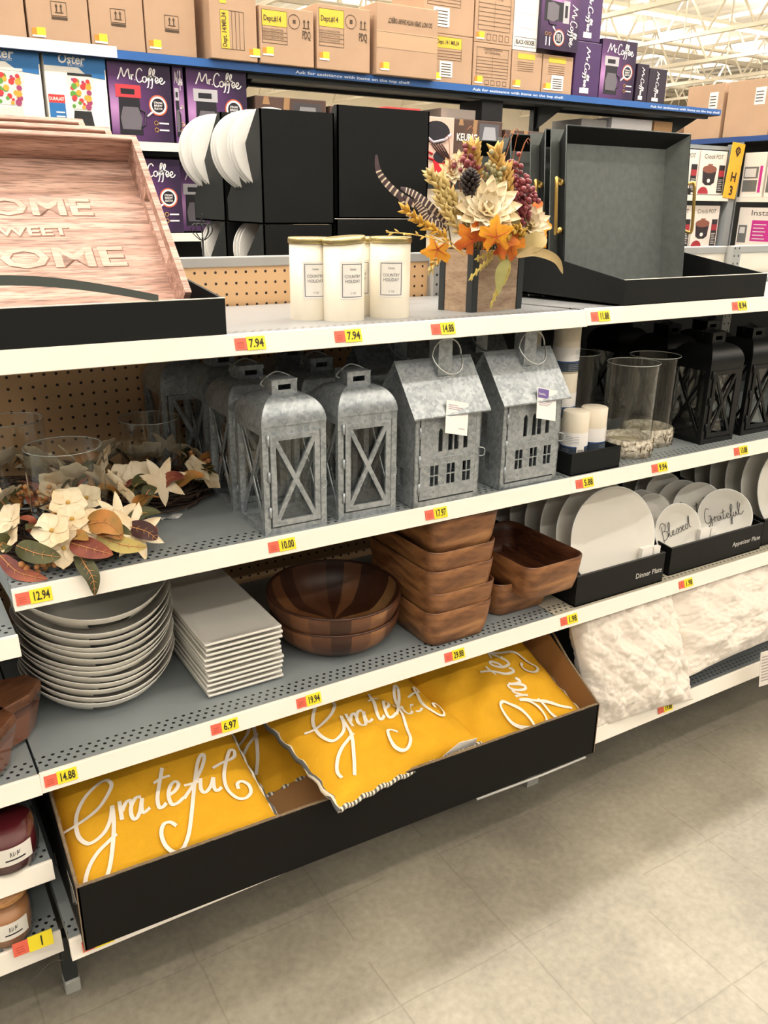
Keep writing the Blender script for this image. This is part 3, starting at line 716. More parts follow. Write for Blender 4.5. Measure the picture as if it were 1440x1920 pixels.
# ------------------------------------------------------------------ shelf 2: arched lanterns
def arch_lantern(label, loc, rz=0, mt=None, first=None, inner=None):
    mt = mt or GALV
    t = thing('arched_lantern', label, 'lantern', loc, (0, 0, rz), group='arched metal lanterns with crossed doors')
    w_, d, h = .132, .128, .213
    # corner posts and rails
    mb = MB()
    for x in (0, w_-.012):
        for y in (0, d-.012): mb.box(x, x+.012, y, y+.012, 0, h)
    e = .0004
    for z0, z1 in ((0, .014), (h-.016, h)):
        mb.box(.012, w_-.012, e, .012, z0, z1); mb.box(.012, w_-.012, d-.012, d-e, z0, z1); mb.box(e, .012, .012, d-.012, z0, z1); mb.box(w_-.012, w_-e, .012, d-.012, z0, z1)
    obj('frame', mb, mt, t)
    mb = MB(); mb.box(.003, w_-.003, .003, d-.003, .003, .007); obj('floor_plate', mb, mt, t)
    mb = MB()   # door with a cross
    a, b, z0, z1, fw = .015, w_-.015, .018, h-.016, .011
    mb.box(a+fw, b-fw, -.003, .002, z0, z0+fw); mb.box(a+fw, b-fw, -.003, .002, z1-fw, z1); mb.box(a, a+fw, -.003, .002, z0, z1); mb.box(b-fw, b, -.003, .002, z0, z1)
    def bar(p, q, wd, y0, y1):
        d_ = (Vector(q)-Vector(p)).normalized(); n = Vector((-d_.y, d_.x))*wd/2; p, q = Vector(p), Vector(q)
        mb.prism([tuple(p+n), tuple(p-n), tuple(q-n), tuple(q+n)], y0, y1, 'xz')
    bar((a+fw, z0+fw), (b-fw, z1-fw), .009, -.0028, .0018); bar((b-fw, z0+fw), (a+fw, z1-fw), .009, -.0024, .0014)
    dr = obj('door', mb, mt, t)
    mb = MB(); mb.tube(cr([(b+.004, -.004, h*.46), (b+.010, -.008, h*.46), (b+.010, -.008, h*.39), (b+.003, -.006, h*.385)], 4), .0012, 6); obj('latch', mb, mt, dr)
    for k in range(3):
        mb = MB(); mb.tube([(a-.004, -.002, z0+.02+k*.07), (a-.004, -.002, z0+.04+k*.07)], .003, 6); obj('hinge', mb, mt, dr)
    # crossed side bars and back bars
    for x in (.004, w_-.006):
        mb = MB()
        for (p, q) in (((.012, .014), (d-.012, h-.016)), ((d-.012, .014), (.012, h-.016))):
            p, q = Vector(p), Vector(q); d_ = (q-p).normalized(); n = Vector((-d_.y, d_.x))*.004
            mb.prism([tuple(p+n), tuple(p-n), tuple(q-n), tuple(q+n)], x, x+.002, 'yz')
        obj('cross_bars', mb, mt, t)
    mb = MB()
    for q in ([(.01, .007), (w_-.01, .007)], [(.008, .01), (.008, d-.01)], [(w_-.008, .01), (w_-.008, d-.01)], [(.01, d-.008), (w_-.01, d-.008)]):
        mb.add([(*q[0], .014), (*q[1], .014), (*q[1], h-.016), (*q[0], h-.016)], [(0, 1, 2, 3)])
    obj('glass_pane', mb, GLASS, t)
    # domed roof: four curved faces rising to the cap
    H = .050; n = 12; mb = MB(); L4 = []
    for i in range(n+1):
        a_ = i/n*PI*.5; k = math.cos(a_)*.60+.40; ky = math.cos(a_)*.6+.4
        L4.append([(w_/2-w_/2*k-.001, d/2-d/2*ky-.001, h+math.sin(a_)*H), (w_/2+w_/2*k+.001, d/2-d/2*ky-.001, h+math.sin(a_)*H), (w_/2+w_/2*k+.001, d/2+d/2*ky+.001, h+math.sin(a_)*H), (w_/2-w_/2*k-.001, d/2+d/2*ky+.001, h+math.sin(a_)*H)])
    for k in range(4):
        v = []
        for q in L4: v += [q[k], q[(k+1) % 4]]
        mb.add(v, [(2*i, 2*i+1, 2*i+3, 2*i+2) for i in range(n)], 0, None, True)
    mb.add(L4[-1], [(0, 1, 2, 3)]); o = obj('domed_roof', mb, mt, t)
    mb = MB(); a, b = w_/2-.026, w_/2+.026; z = h+H
    for y in (d*.30, d*.70):
        mb.box(a+.013, b-.013, y, y+.002, z+.018, z+.026); mb.box(a+.013, b-.013, y, y+.002, z-.004, z+.008)
        mb.box(a, a+.013, y, y+.002, z-.004, z+.026); mb.box(b-.013, b, y, y+.002, z-.004, z+.026)
    mb.box(a-.001, b+.001, d*.30-.001, d*.70+.003, z+.0262, z+.0275)
    mb.box(a, a+.002, d*.3+.0022, d*.7-.0002, z-.004, z+.026); mb.box(b-.002, b, d*.3+.0022, d*.7-.0002, z-.004, z+.026)
    obj('vent_cap', mb, mt, t)
    mb = MB(); mb.tube(cr([(w_/2-.03, d/2, z+.012), (w_/2-.036, d/2, z+.02), (w_/2, d/2+.01, z+.036), (w_/2+.036, d/2, z+.02), (w_/2+.03, d/2, z+.012)], 5), .0018, 6)
    obj('ring_handle', mb, M('b9bcba', .3, .8) if mt is GALV else mt, t)
    return t
AL = arch_lantern('galvanised arched lantern at the front, left of its twin', (.455, .014, D2))
dup(AL, 'galvanised arched lantern at the front beside the first house lantern', (.617, .021, D2), (0, 0, -.03))
for x, y, lb in [(.455, .175, 'galvanised arched lantern standing behind the front left one'), (.622, .19, 'galvanised arched lantern behind the right front lantern'),
                 (.462, .335, 'galvanised arched lantern third back in the left row'), (.63, .35, 'galvanised arched lantern third back in the right row'),
                 (.40, .43, 'galvanised arched lantern in the dark by the pegboard behind the wreath')]:
    dup(AL, lb, (x, y, D2), (0, 0, random.uniform(-.06, .06)))
BLK = M('0d0f11', .38, .2, .1, 20, spec=.4)
BL = arch_lantern('black arched lantern in front beside the birch hurricanes', (1.735, .05, D2), 0, BLK)
dup(BL, 'black arched lantern at the right edge of the shelf', (1.915, .06, D2), (0, 0, .0))
dup(BL, 'black arched lantern behind the front black one', (1.75, .21, D2))
dup(BL, 'black arched lantern behind the right edge one', (1.925, .22, D2))
dup(BL, 'black arched lantern third back against the panel', (1.74, .38, D2))

def house_lantern(label, loc, tagc=0):
    t = thing('house_lantern', label, 'lantern', loc, group='galvanised house-shaped lanterns')
    w_, d, h, rh = .168, .13, .215, .083
    def wall(cols, rects, x0, x1, z0, z1, y0, y1, pl='xz'):
        """sheet with window openings: cut into strips round the rectangles"""
        mb = MB(); xs = sorted(set([x0, x1]+[r[0] for r in rects]+[r[1] for r in rects])); zs = sorted(set([z0, z1]+[r[2] for r in rects]+[r[3] for r in rects]))
        for i in range(len(xs)-1):
            for j in range(len(zs)-1):
                cx, cz = (xs[i]+xs[i+1])/2, (zs[j]+zs[j+1])/2
                if any(r[0] < cx < r[1] and r[2] < cz < r[3] for r in rects): continue
                if pl == 'xz': mb.box(xs[i], xs[i+1], y0, y1, zs[j], zs[j+1])
                else: mb.box(y0, y1, xs[i], xs[i+1], zs[j], zs[j+1])
        return mb
    rects = []
    for cx in (.05, .092, .133):
        for dx in (-.0105, .001):
            for dz in (0, .0235): rects.append((cx+dx, cx+dx+.0095, .045+dz, .045+dz+.021))
    for cx, ww in ((.058, .011), (.083, .0115), (.098, .0115), (.122, .011)): rects.append((cx, cx+ww, .118, .168))
    mb = MB(); mb.box(0, .012, 0, .003, 0, h); mb.box(w_-.012, w_, 0, .003, 0, h); mb.box(0, w_, 0, .003, 0, .014); mb.box(0, w_, 0, .003, h-.02, h)
    mb.box(0, w_, d-.003, d, 0, h); mb.box(0, w_, 0, d, 0, .004); obj('body', mb, GALV, t)
    dm = wall(None, rects, .014, w_-.014, .018, h-.022, -.002, .001)
    dr = obj('door', dm, GALV, t)
    mb = MB()
    for cx, ww in ((.058, .011), (.083, .0115), (.098, .0115), (.122, .011)):
        for s_ in (0, 1):   # arch corners
            x0 = cx+s_*ww; mb.prism([(x0, .168), (x0, .161), (x0+(ww*.3 if not s_ else -ww*.3), .166), (x0+(ww*.5 if not s_ else -ww*.5), .168)], -.0021, .001, 'xz')
    mb.box(.045, .125, -.0045, -.002, .104, .106)
    obj('window_trim', mb, GALV, dr)
    mb = MB(); mb.tube(cr([(w_-.006, -.003, .115), (w_+.004, -.01, .112), (w_+.004, -.01, .098), (w_-.006, -.004, .096)], 4), .0015, 6); obj('latch', mb, GALV, dr)
    for k in range(3):
        mb = MB(); mb.tube([(.013, -.001, .03+k*.06), (.013, -.001, .055+k*.06)], .003, 6); obj('hinge', mb, GALV, dr)
    srect = [(d*.3, d*.3+.02, .04, .08), (d*.6, d*.6+.02, .04, .08), (d*.42, d*.42+.022, .11, .165)]
    for x in (0, w_-.003):
        mb = wall(None, srect, .0, d, 0, h, x, x+.003, 'yz')
        mb.prism([(0, h), (d, h), (d/2, h+rh)], x, x+.003, 'yz'); obj('gable_wall', mb, GALV, t)
    for s_ in (0, 1):
        mb = MB(); y0, y1 = (-.016, d/2) if not s_ else (d/2, d+.016); e = h-.016*rh/(d/2)
        za, zb = (e, h+rh) if not s_ else (h+rh, e)
        mb.add([(-.012, y0, za), (w_+.012, y0, za), (w_+.012, y1, zb), (-.012, y1, zb), (-.012, y0, za+.003), (w_+.012, y0, za+.003), (w_+.012, y1, zb+.003), (-.012, y1, zb+.003)],
               [(0, 3, 2, 1), (4, 5, 6, 7), (0, 1, 5, 4), (1, 2, 6, 5), (2, 3, 7, 6), (3, 0, 4, 7)])
        obj('roof_panel', mb, GALV, t)
    mb = MB(); mb.box(w_*.46, w_*.46+.034, d/2-.03, d/2+.005, h+rh-.03, h+rh+.062); obj('chimney', mb, GALV, t)
    mb = MB(); cx = w_*.46+.017; cz = h+rh+.012
    mb.tube([(cx+.036*math.cos(a), d/2-.034-.026*max(0, -math.sin(a)), cz+.035*math.sin(a)) for a in [2*PI*k/24 for k in range(25)]], .0018, 6)
    obj('ring_handle', mb, M('b9bcba', .3, .8), t)
    # hang tag
    mb = MB(); x0, z0 = .038+.015*tagc, h-.057+.008
    T4 = Matrix.Translation((x0+.02, -.024, z0+.006)) @ Matrix.Rotation(.24, 4, 'Y') @ Matrix.Rotation(-.3, 4, 'X')
    mb.box(0, .058, 0, .0006, -.008, .06, 0, T4); hg = obj('hang_tag', mb, M('f0ece8', .6), t)
    mb = MB()
    if tagc: mb.box(.002, .034, -.0006, -.0002, .038, .058, 0, T4); mb.text('home', .004, .044, .006, 1, y=-.001, T=T4)
    for k, (a, b, z) in enumerate([(.006, .045, .03), (.006, .04, .026), (.006, .034, .022)] if tagc else [(.006, .03, .05), (.006, .044, .046), (.006, .048, .042), (.034, .05, .004)]):
        mb.box(a, b, -.0006, -.0002, z, z+.0015, 2, T4)
    obj('tag_print', mb, [M('6d5a9c', .6), WHITE, M('b8a6b4', .6)], hg)
    return t
HL = house_lantern('galvanised house lantern with plain white tag beside the arched lanterns', (.784, .004, D2))
H2 = house_lantern('galvanised house lantern with purple and white tag beside the white candles', (1.018, .012, D2), 1)
dup(HL, 'galvanised house lantern standing behind the one with the white tag', (.80, .20, D2))
dup(H2, 'galvanised house lantern standing behind the one with the purple tag', (1.03, .20, D2))

# ------------------------------------------------------------------ wreaths and glass hurricanes
PET = M('f2e4c8', .6, 0, .15, 25, c2='e2c9a0'); LGREEN = M('5c5c34', .6, 0, .4, 22, c2='3a3a22'); LRUST = M('a0563a', .6, 0, .4, 20, c2='6f2f28'); LORG = M('cf8742', .6, 0, .45, 22, c2='7d6a30')
BERR = M('c9995c', .4, 0, .4, 60, c2='b56a3c')
def wreath(label, loc, R, seed, rz=0):
    t = thing('floral_wreath', label, 'wreath', loc, (0, 0, rz), group='twig wreaths with cream silk flowers')
    rnd = random.Random(seed); mb = MB()
    for i in range(46):
        rr = R+rnd.gauss(0, .013); zz = .022+rnd.gauss(0, .009); a0 = rnd.uniform(0, 6.28); ar = rnd.uniform(2.5, 5.5); n = 22
        ph, am = rnd.uniform(0, 6), rnd.uniform(.003, .009)
        mb.tube([((rr+am*math.sin(5*a0+ph+k*.8))*math.cos(a0+ar*k/n), (rr+am*math.sin(k*.8+ph))*math.sin(a0+ar*k/n), max(.004, zz+am*math.cos(k*.6+ph))) for k in range(n+1)], rnd.uniform(.0012, .0026), 5)
    obj('twig_ring', mb, M('4a3527', .85, 0, .4, 60), t)
    for i in range(11):
        a = 2*PI*i/11+rnd.uniform(-.15, .15); rr = R+rnd.uniform(-.01, .03)
        c = Vector((rr*math.cos(a), rr*math.sin(a), .05+rnd.uniform(0, .03)))
        if i % 2 == 0:
            mb = MB(); out = Vector((math.cos(a), math.sin(a), .8)).normalized(); e1 = out.orthogonal().normalized(); e2 = out.cross(e1)
            for (dx, sc) in ((0, 1), (1, .85)):
                cc = c+e1*dx*.035+out*.004
                for k in range(5):
                    b = 2*PI*k/5+i; petal(mb, cc, e1*math.cos(b)+e2*math.sin(b)+out*.25, out, .034*sc, .034*sc, -.1, 0, .25, .1)
            obj('flower', mb, PET, t)
        elif i % 4 == 1:
            mb = MB(); out = Vector((math.cos(a), math.sin(a), .6)).normalized(); e1 = out.orthogonal().normalized(); e2 = out.cross(e1)
            for k in range(7):
                b = 2*PI*k/7; petal(mb, c, e1*math.cos(b)+e2*math.sin(b)+out*.35, out, .052, .022, -.25, 0, .3, .8)
            obj('flower', mb, PET, t)
        else:
            berries(c+Vector((0, 0, -.008)), 22, .0055, (.013, .013, .009), BERR, par=t, seed=seed+i)
    for i in range(20):
        a = 2*PI*i/20+rnd.uniform(-.2, .2); rr = R+rnd.uniform(0, .02); out = Vector((math.cos(a), math.sin(a), 0)); tn = Vector((-math.sin(a), math.cos(a), 0))
        p = out*rr+Vector((0, 0, .04+rnd.uniform(0, .02))); d = out*rnd.uniform(.2, 1)+tn*rnd.uniform(-1, 1)+Vector((0, 0, rnd.uniform(.0, .6))); ln = rnd.uniform(.05, .075)
        q = p+d.normalized()*ln; q2 = p+d.normalized()*ln*.5+Vector((0, 0, .012)); q.z = max(q.z, .012)
        mb = MB(); leafmesh(mb, [p, q2, q], rnd.uniform(.032, .045), (out+Vector((0, 0, 1.2)))); mb.tube([p+Vector((0, 0, .001)), q2+Vector((0, 0, .0015)), q], [.0011, .0009, .0003], 4, 1)
        obj('leaf', mb, [[LGREEN, LRUST, LORG, LGREEN][i % 4], [M('b8863c', .6), M('d98a5c', .6)][i % 2]], t)
    return t
def hurricane(label, loc, r, h, cat='glass hurricane'):
    o_ = thing('glass_hurricane', label, cat, loc, group='clear glass hurricane cylinders')
    mb = MB(); mb.grid(lambda u, v: (r*math.cos(2*PI*u), r*math.sin(2*PI*u), h*v), 48, 1); obj('glass_cylinder', mb, GLASS, o_)
    mb = MB(); n = 48
    mb.tube([((r-.001)*math.cos(2*PI*k/n), (r-.001)*math.sin(2*PI*k/n), h) for k in range(n+1)], .0009, 6, cap=False); obj('polished_rim', mb, M('b4b8b4', .15, .3), o_)
    return o_
wreath('twig wreath with cream flowers at the front left corner of the shelf', (.135, .172, D2), .108, 11, .2)
wreath('twig wreath with berries behind and right of the front one', (.338, .345, D2), .10, 23, 1.9)
wreath('twig wreath in the dark behind the front left one', (.09, .42, D2), .10, 31, .6)
hurricane('clear glass cylinder in the front left wreath', (.137, .17, D2), .068, .185)
hurricane('clear glass cylinder in the second wreath near the lanterns', (.345, .345, D2), .062, .175)
hurricane('clear glass cylinder in the rear left wreath', (.09, .42, D2), .062, .185)
mb = MB()
# trailing leaf over the shelf edge, part of front wreath
w0 = [o for o in C.objects if o.name == 'floral_wreath'][0]
inv = (Matrix.Translation(w0.location) @ Matrix.Rotation(.2, 4, 'Z')).inverted()
def wl(pts, wd, m, up=(-.3, -.8, .4)):
    q = [inv @ Vector(p) for p in pts]; mb = MB(); leafmesh(mb, q, wd, up); u_n = Vector(up).normalized()
    P = cr([p+u_n*.0015 for p in q], 6); mb.tube(P, [.0012*(1-k/len(P)*.7) for k in range(len(P))], 4, 1)
    for k in range(3, len(P)-3, 2):
        d = (P[k+1]-P[k]).normalized(); s_ = d.cross(u_n).normalized()
        for sg in (-1, 1): mb.tube([P[k], P[k]+d*.006+s_*sg*wd*.2*math.sin(PI*k/len(P))], [.0005, .0002], 4, 1)
    obj('leaf', mb, [m, M('c98f58', .6)], w0)
wl([(.115, .035, .93), (.118, .0, .915), (.125, -.02, .895), (.125, -.022, .862)], .045, LGREEN)
wl([(.14, .05, .965), (.165, .015, .975), (.185, .0, .955)], .065, LORG)
wl([(.15, .04, .96), (.17, .01, .965), (.185, .0, .945)], .05, M('c98a3c', .6, 0, .5, 30, c2='7a4a20'))
wl([(.105, .03, .945), (.13, .0, .94), (.165, -.01, .925)], .055, LRUST)
wl([(.15, .03, .95), (.185, .0, .935), (.225, -.005, .925)], .045, M('b8a45c', .6, 0, .3, 20))
wl([(.025, .06, .945), (.05, .02, .94), (.085, .01, .93)], .055, LGREEN)
wl([(.0, .08, .925), (.02, .04, .905), (.06, .01, .895)], .04, LRUST)
wl([(.01, .06, .95), (.0, .03, .965), (-.01, .01, .96)], .05, LGREEN)
wl([(.21, .06, .945), (.235, .03, .94), (.25, .02, .925)], .05, M('4a2522', .6, 0, .3, 20))
for (c, n, r_p, wp, up) in [((.095, .035, .935), 5, .036, .036, (-.35, -.8, .45)), ((.08, .04, .968), 5, .034, .036, (-.3, -.7, .6)), ((.118, .06, .975), 5, .03, .034, (-.2, -.6, .7)),
                            ((.22, .05, .935), 7, .055, .022, (.1, -.85, .5)), ((.12, .09, .995), 5, .034, .034, (-.1, -.6, .7)), ((.16, .13, .985), 5, .03, .032, (-.2, -.6, .7))]:
    mb = MB(); out = Vector(up).normalized(); e1 = out.orthogonal().normalized(); e2 = out.cross(e1)
    for k in range(n):
        b = 2*PI*k/n+c[0]*20; petal(mb, Vector(c), e1*math.cos(b)+e2*math.sin(b)+out*.2, out, r_p, wp, -.15, 0, .25, .1 if n == 5 else .8)
    mb.ball(Vector(c)+out*.002, .004, 1, 6, 5)
    obj('flower', mb, [PET, M('c9a04a', .6)], w0, mat4=inv)
berries(inv @ Vector((.055, .045, .91)), 20, .0055, (.012, .008, .007), BERR, par=w0, seed=77)
t = thing('paper_scrap', 'small crumpled silver paper scrap lying on the second shelf', 'scrap', (.31, .19, D2))
mb = MB(); mb.grid(lambda u, v: (u*.045, v*.014+.006*u, .004+.004*math.sin(7*u+3*v)), 8, 3); o = obj('paper', mb, M('c9c8c6', .35, .2), t); o.rotation_euler = (0, 0, .0)
o.modifiers.new('t', 'SOLIDIFY').thickness = .001

# ------------------------------------------------------------------ white pillar candles in a black tray
open_box('candle_tray', 'small black cardboard tray holding labelled white candles', 1.232, 1.392, .012, .20, D2, .054, .054, (BLACKCARD, BLACKCARD), cat='tray', edge=BLACKCARD)
def pillar(label, loc, rz):
    t = thing('pillar_candle', label, 'candle', loc, (0, 0, rz), group='white pillar candles with blue labels')
    r = .032
    mb = MB(); mb.lathe([(0, 0), (r, 0), (r, .108), (r-.002, .11), (0, .11)], 32); obj('candle_body', mb, M('e8decb', .45, 0, .03, 9), t)
    def band(z0, z1, rr, m, nm, a0=0, a1=2*PI, par=t):
        mb = MB(); mb.grid(lambda u, v: (rr*math.sin(a0+(a1-a0)*u), -rr*math.cos(a0+(a1-a0)*u), z0+(z1-z0)*v), 32, 1); return obj(nm, mb, m, par)
    lb = band(.004, .062, r+.0006, M('efecea', .5), 'wrap_label')
    band(.004, .026, r+.0009, M('35414f', .5), 'dark_band', par=lb); band(.026, .029, r+.001, M('2b4f86', .5), 'blue_line', par=lb)
    mb = MB()
    for k in range(5): z = .036+k*.004; mb.grid(lambda u, v: ((r+.001)*math.sin(-.5+u*1.), -(r+.001)*math.cos(-.5+u), z+.001*v), 8, 1)
    for k in range(4): z = .007+k*.0045; mb.grid(lambda u, v: ((r+.0012)*math.sin(-1+u*.8), -(r+.0012)*math.cos(-1+u*.8), z+.0009*v), 8, 1)
    obj('fine_print', mb, M('9aa0a8', .6), lb)
    band(.004, .03, r+.0014, WHITE, 'barcode_patch', .35, .95, par=lb)
    mb = MB()
    for k in range(9): a = .42+k*.052; mb.grid(lambda u, v: ((r+.0018)*math.sin(a+u*.025), -(r+.0018)*math.cos(a+u*.025), .008+.014*v), 1, 1)
    obj('barcode', mb, BLACK, lb)
    return t
PC = pillar('white pillar candle with barcode label at the front left of the tray', (1.283, .062, D2+.034), -.9)
dup(PC, 'white pillar candle at the front right of the tray', (1.352, .072, D2+.034), (0, 0, .8))
dup(PC, 'white pillar candle behind the barcode one, bottom of the tall pile', (1.30, .132, D2+.004))
dup(PC, 'white pillar candle in the middle of the tall pile', (1.30, .132, D2+.114), (0, 0, 1.0))
dup(PC, 'white pillar candle on top of the tall pile', (1.30, .132, D2+.224), (0, 0, .5))
dup(PC, 'white pillar candle low in the rear pile near the house roof', (1.268, .235, D2))
dup(PC, 'white pillar candle in the middle of the rear pile', (1.268, .235, D2+.11))
dup(PC, 'white pillar candle on top of the rear pile near the house roof', (1.268, .235, D2+.22), (0, 0, .3))

# birch hurricanes
BIRCH = M('e4dccb', .8, 0, .6, 90, .9, 120, c2='8f8470')
def birch(label, loc):
    t = thing('birch_hurricane', label, 'candle holder', loc, group='glass hurricanes on birch rings')
    mb = MB(); mb.ring([(.066, .0), (.069, .02), (.067, .045), (.058, .048), (.056, .012), (.0561, .0)], 48); obj('birch_ring', mb, BIRCH, t)
    rnd = random.Random(3); mb = MB()
    for k in range(90):
        a = rnd.uniform(0, 6.28); z = rnd.uniform(.006, .04); da = rnd.gauss(0, .12); dz = rnd.gauss(0, .008)
        mb.tube([(.0695*math.cos(a), .0695*math.sin(a), z), (.071*math.cos(a+da/2), .071*math.sin(a+da/2), z+dz), (.0695*math.cos(a+da), .0695*math.sin(a+da), z+dz*.3)], .0012, 4)
    obj('carved_vines', mb, M('8d7f68', .8, 0, .5, 60), t)
    mb = MB(); mb.lathe([(0, .004), (.056, .004), (.056, .03), (0, .03)], 40); obj('sand_disc', mb, M('cdc2a4', .7), t)
    mb = MB(); mb.grid(lambda u, v: ((.063+.002*v)*math.cos(2*PI*u), (.063+.002*v)*math.sin(2*PI*u), .03+.205*v), 48, 1); obj('glass_cylinder', mb, GLASS, t)
    mb = MB(); mb.tube([(.065*math.cos(2*PI*k/48), .065*math.sin(2*PI*k/48), .235) for k in range(49)], .0011, 6, cap=False); obj('polished_rim', mb, M('b9bdb9', .15, .3), t)
    return t
BH = birch('glass hurricane on a white birch ring, frontmost beside the candle tray', (1.502, .10, D2))
dup(BH, 'glass hurricane on a white birch ring beside the black lantern', (1.635, .15, D2), (0, 0, 1))
dup(BH, 'glass hurricane at the back behind the white candles', (1.475, .28, D2), (0, 0, 2))

# ------------------------------------------------------------------ shelf 3: platters, plates, bowls
CHINA = M('e9e5dc', .22, 0, .02, 5)
def saddle(r, a): return .03*(math.cos(a)**2)*max(0, (r-.6))/.4
def platter_tree(label, z, first=None, k=0):
    t = thing('serving_platter', label, 'platter', (.175, .255, z), (0, 0, random.uniform(-.04, .04)), group='stack of white china platters')
    pr = [(0, .004), (.45, .004), (.62, .006), (.8, .02), (.93, .036), (1, .046), (1.01, .047), (1.005, .044), (.93, .03), (.8, .014), (.62, .0), (.3, 0), (0, 0)]
    n = 64; v = []; f = []
    for (r, zz) in pr:
        for i in range(n):
            a = 2*PI*i/n; q = 1 if r < .5 else 1
            v.append((.152*r*math.cos(a), .158*r*math.sin(a), zz+saddle(r, a)))
    m = len(pr); mb = MB()
    for j in range(m-1):
        for i in range(n):
            a = 2*PI*(i+.5)/n
            if (j in (3, 8)) and (abs(((a-1.5*PI+PI) % (2*PI))-PI) < .26 or abs(((a-.5*PI+PI) % (2*PI))-PI) < .26): continue  # handle slots
            i2 = (i+1) % n; f.append((j*n+i, j*n+i2, (j+1)*n+i2, (j+1)*n+i))
    mb.add(v, f, 0, None, True)
    mb.add([], [])
    return obj('dish', mb, CHINA, t), t
_, PT = platter_tree('white china platter, topmost of its tall stack, handle slot to the front', D3+.0135*12+.016)
for k in range(12):
    dup(PT, ['white china platter at the very bottom of the tall stack'][0] if k == 0 else 'white china platter, number %s from the bottom of the tall stack' % ['', 'two', 'three', 'four', 'five', 'six', 'seven', 'eight', 'nine', 'ten', 'eleven', 'twelve'][k],
        (.175+random.uniform(-.004, .004), .255+random.uniform(-.004, .004), D3+.0135*k), (0, 0, random.uniform(-.05, .05)))
def square_plate(label, z):
    t = thing('rectangular_plate', label, 'plate', (.341, .072, z), group='stack of white rectangular plates')
    w_, d = .167, .34
    def fn(x, y):   # rim raised, flat well
        ex = min(x, w_-x)/.026; ey = min(y, d-y)/.026; e = min(1, max(0, min(ex, ey)))
        return .0125-.0065*(e*e*(3-2*e)) + .0015*max(0, 1-min(min(x, w_-x), min(y, d-y))/.004)
    xs = [0, .004, .01, .018, .026, .04, w_/2, w_-.04, w_-.026, w_-.018, w_-.01, w_-.004, w_]; ys = [0, .004, .01, .018, .026, .04, d/2, d-.04, d-.026, d-.018, d-.01, d-.004, d]
    v = []; f = []; nx, ny = len(xs), len(ys)
    for j, y in enumerate(ys):
        for i, x in enumerate(xs): v.append((x, y, fn(x, y)))
    for j in range(ny-1):
        for i in range(nx-1): f.append((j*nx+i, j*nx+i+1, (j+1)*nx+i+1, (j+1)*nx+i))
    n0 = len(v)
    for j, y in enumerate(ys):
        for i, x in enumerate(xs): v.append((.012+x*(w_-.024)/w_ if fn(x, y) < .007 else x, y, max(0, fn(x, y)-.0055)))
    for j in range(ny-1):
        for i in range(nx-1): f.append((n0+j*nx+i, n0+(j+1)*nx+i, n0+(j+1)*nx+i+1, n0+j*nx+i+1))
    for i in range(nx-1): f.append((i, n0+i, n0+i+1, i+1)); b = (ny-1)*nx; f.append((b+i, b+i+1, n0+b+i+1, n0+b+i))
    for j in range(ny-1): f.append((j*nx, (j+1)*nx, n0+(j+1)*nx, n0+j*nx)); b = nx-1; f.append((j*nx+b, n0+j*nx+b, n0+(j+1)*nx+b, (j+1)*nx+b))
    mb = MB(); mb.add(v, f, 0, None, True); o = obj('dish', mb, CHINA, t); return t
SPS = .0117
SQ = square_plate('white rectangular plate, topmost of its neat stack', D3+SPS*10)
for k in range(10):
    dup(SQ, 'white rectangular plate at the bottom of the neat stack' if k == 0 else 'white rectangular plate, number %s up from the shelf in its stack' % ['', 'two', 'three', 'four', 'five', 'six', 'seven', 'eight', 'nine', 'ten'][k],
        (.341+random.uniform(-.003, .003), .072+random.uniform(-.002, .002), D3+SPS*k))
def acacia():
    """staves of acacia: angle-wise strips of different browns"""
    m, N, L, b = nt('acacia_staves'); b.inputs['Roughness'].default_value = .38
    tc = N.new('ShaderNodeTexCoord'); s = N.new('ShaderNodeSeparateXYZ'); L.new(tc.outputs['Object'], s.inputs[0])
    a = math_node(N, L, 'ARCTAN2', s.outputs[1], s.outputs[0])
    k = math_node(N, L, 'ADD', math_node(N, L, 'FLOOR', math_node(N, L, 'MULTIPLY', a, 3.3)), 63.0)
    wn = N.new('ShaderNodeTexWhiteNoise'); wn.noise_dimensions = '1D'; L.new(k, wn.inputs['W'])
    n = N.new('ShaderNodeTexNoise'); n.inputs['Scale'].default_value = 14; n.inputs['Detail'].default_value = 6; n.inputs['Distortion'].default_value = 1
    L.new(tc.outputs['Object'], n.inputs['Vector'])
    v = math_node(N, L, 'ADD', math_node(N, L, 'MULTIPLY', wn.outputs['Value'], .8), math_node(N, L, 'MULTIPLY', n.outputs['Fac'], .2))
    r = N.new('ShaderNodeValToRGB'); e = r.color_ramp.elements
    e[0].position = .15; e[0].color = lin('3f2417'); e[1].position = .98; e[1].color = lin('c49a68')
    for p_, c_ in ((.5, '65402a'), (.8, '7d5232')): q = e.new(p_); q.color = lin(c_)
    L.new(v, r.inputs[0]); L.new(r.outputs[0], b.inputs['Base Color'])
    return m
AC = acacia()
def round_bowl(label, loc, R, h, rot=(0, 0, 0)):
    t = thing('wooden_bowl', label, 'bowl', loc, rot, group='round acacia salad bowls')
    o_ = []; i_ = []
    for k in range(9):
        a = k/8; r = R*(.55+.45*math.sin(a*PI/2)**.9); z = h*(a**1.35); o_.append((r, z))
    inn = [(r-.007, max(.007, z)) for r, z in o_]
    mb = MB(); mb.lathe([(0, 0)]+o_+[(R-.002, h+.003), (R-.006, h+.002)]+inn[::-1]+[(0, .007)], 56); obj('bowl_body', mb, AC, t)
    mb = MB(); mb.ring([(R, h), (R-.001, h+.0035), (R-.006, h+.0035), (R-.007, h)], 56); obj('rim', mb, M('4a2a1b', .4, 0, .3, 20), t)
    return t
round_bowl('round acacia bowl at the bottom of the pair of salad bowls', (.695, .185, D3), .150, .078)
round_bowl('round acacia bowl nested on top, showing light and dark staves inside', (.692, .186, D3+.038), .155, .088, (.03, 0, 0))
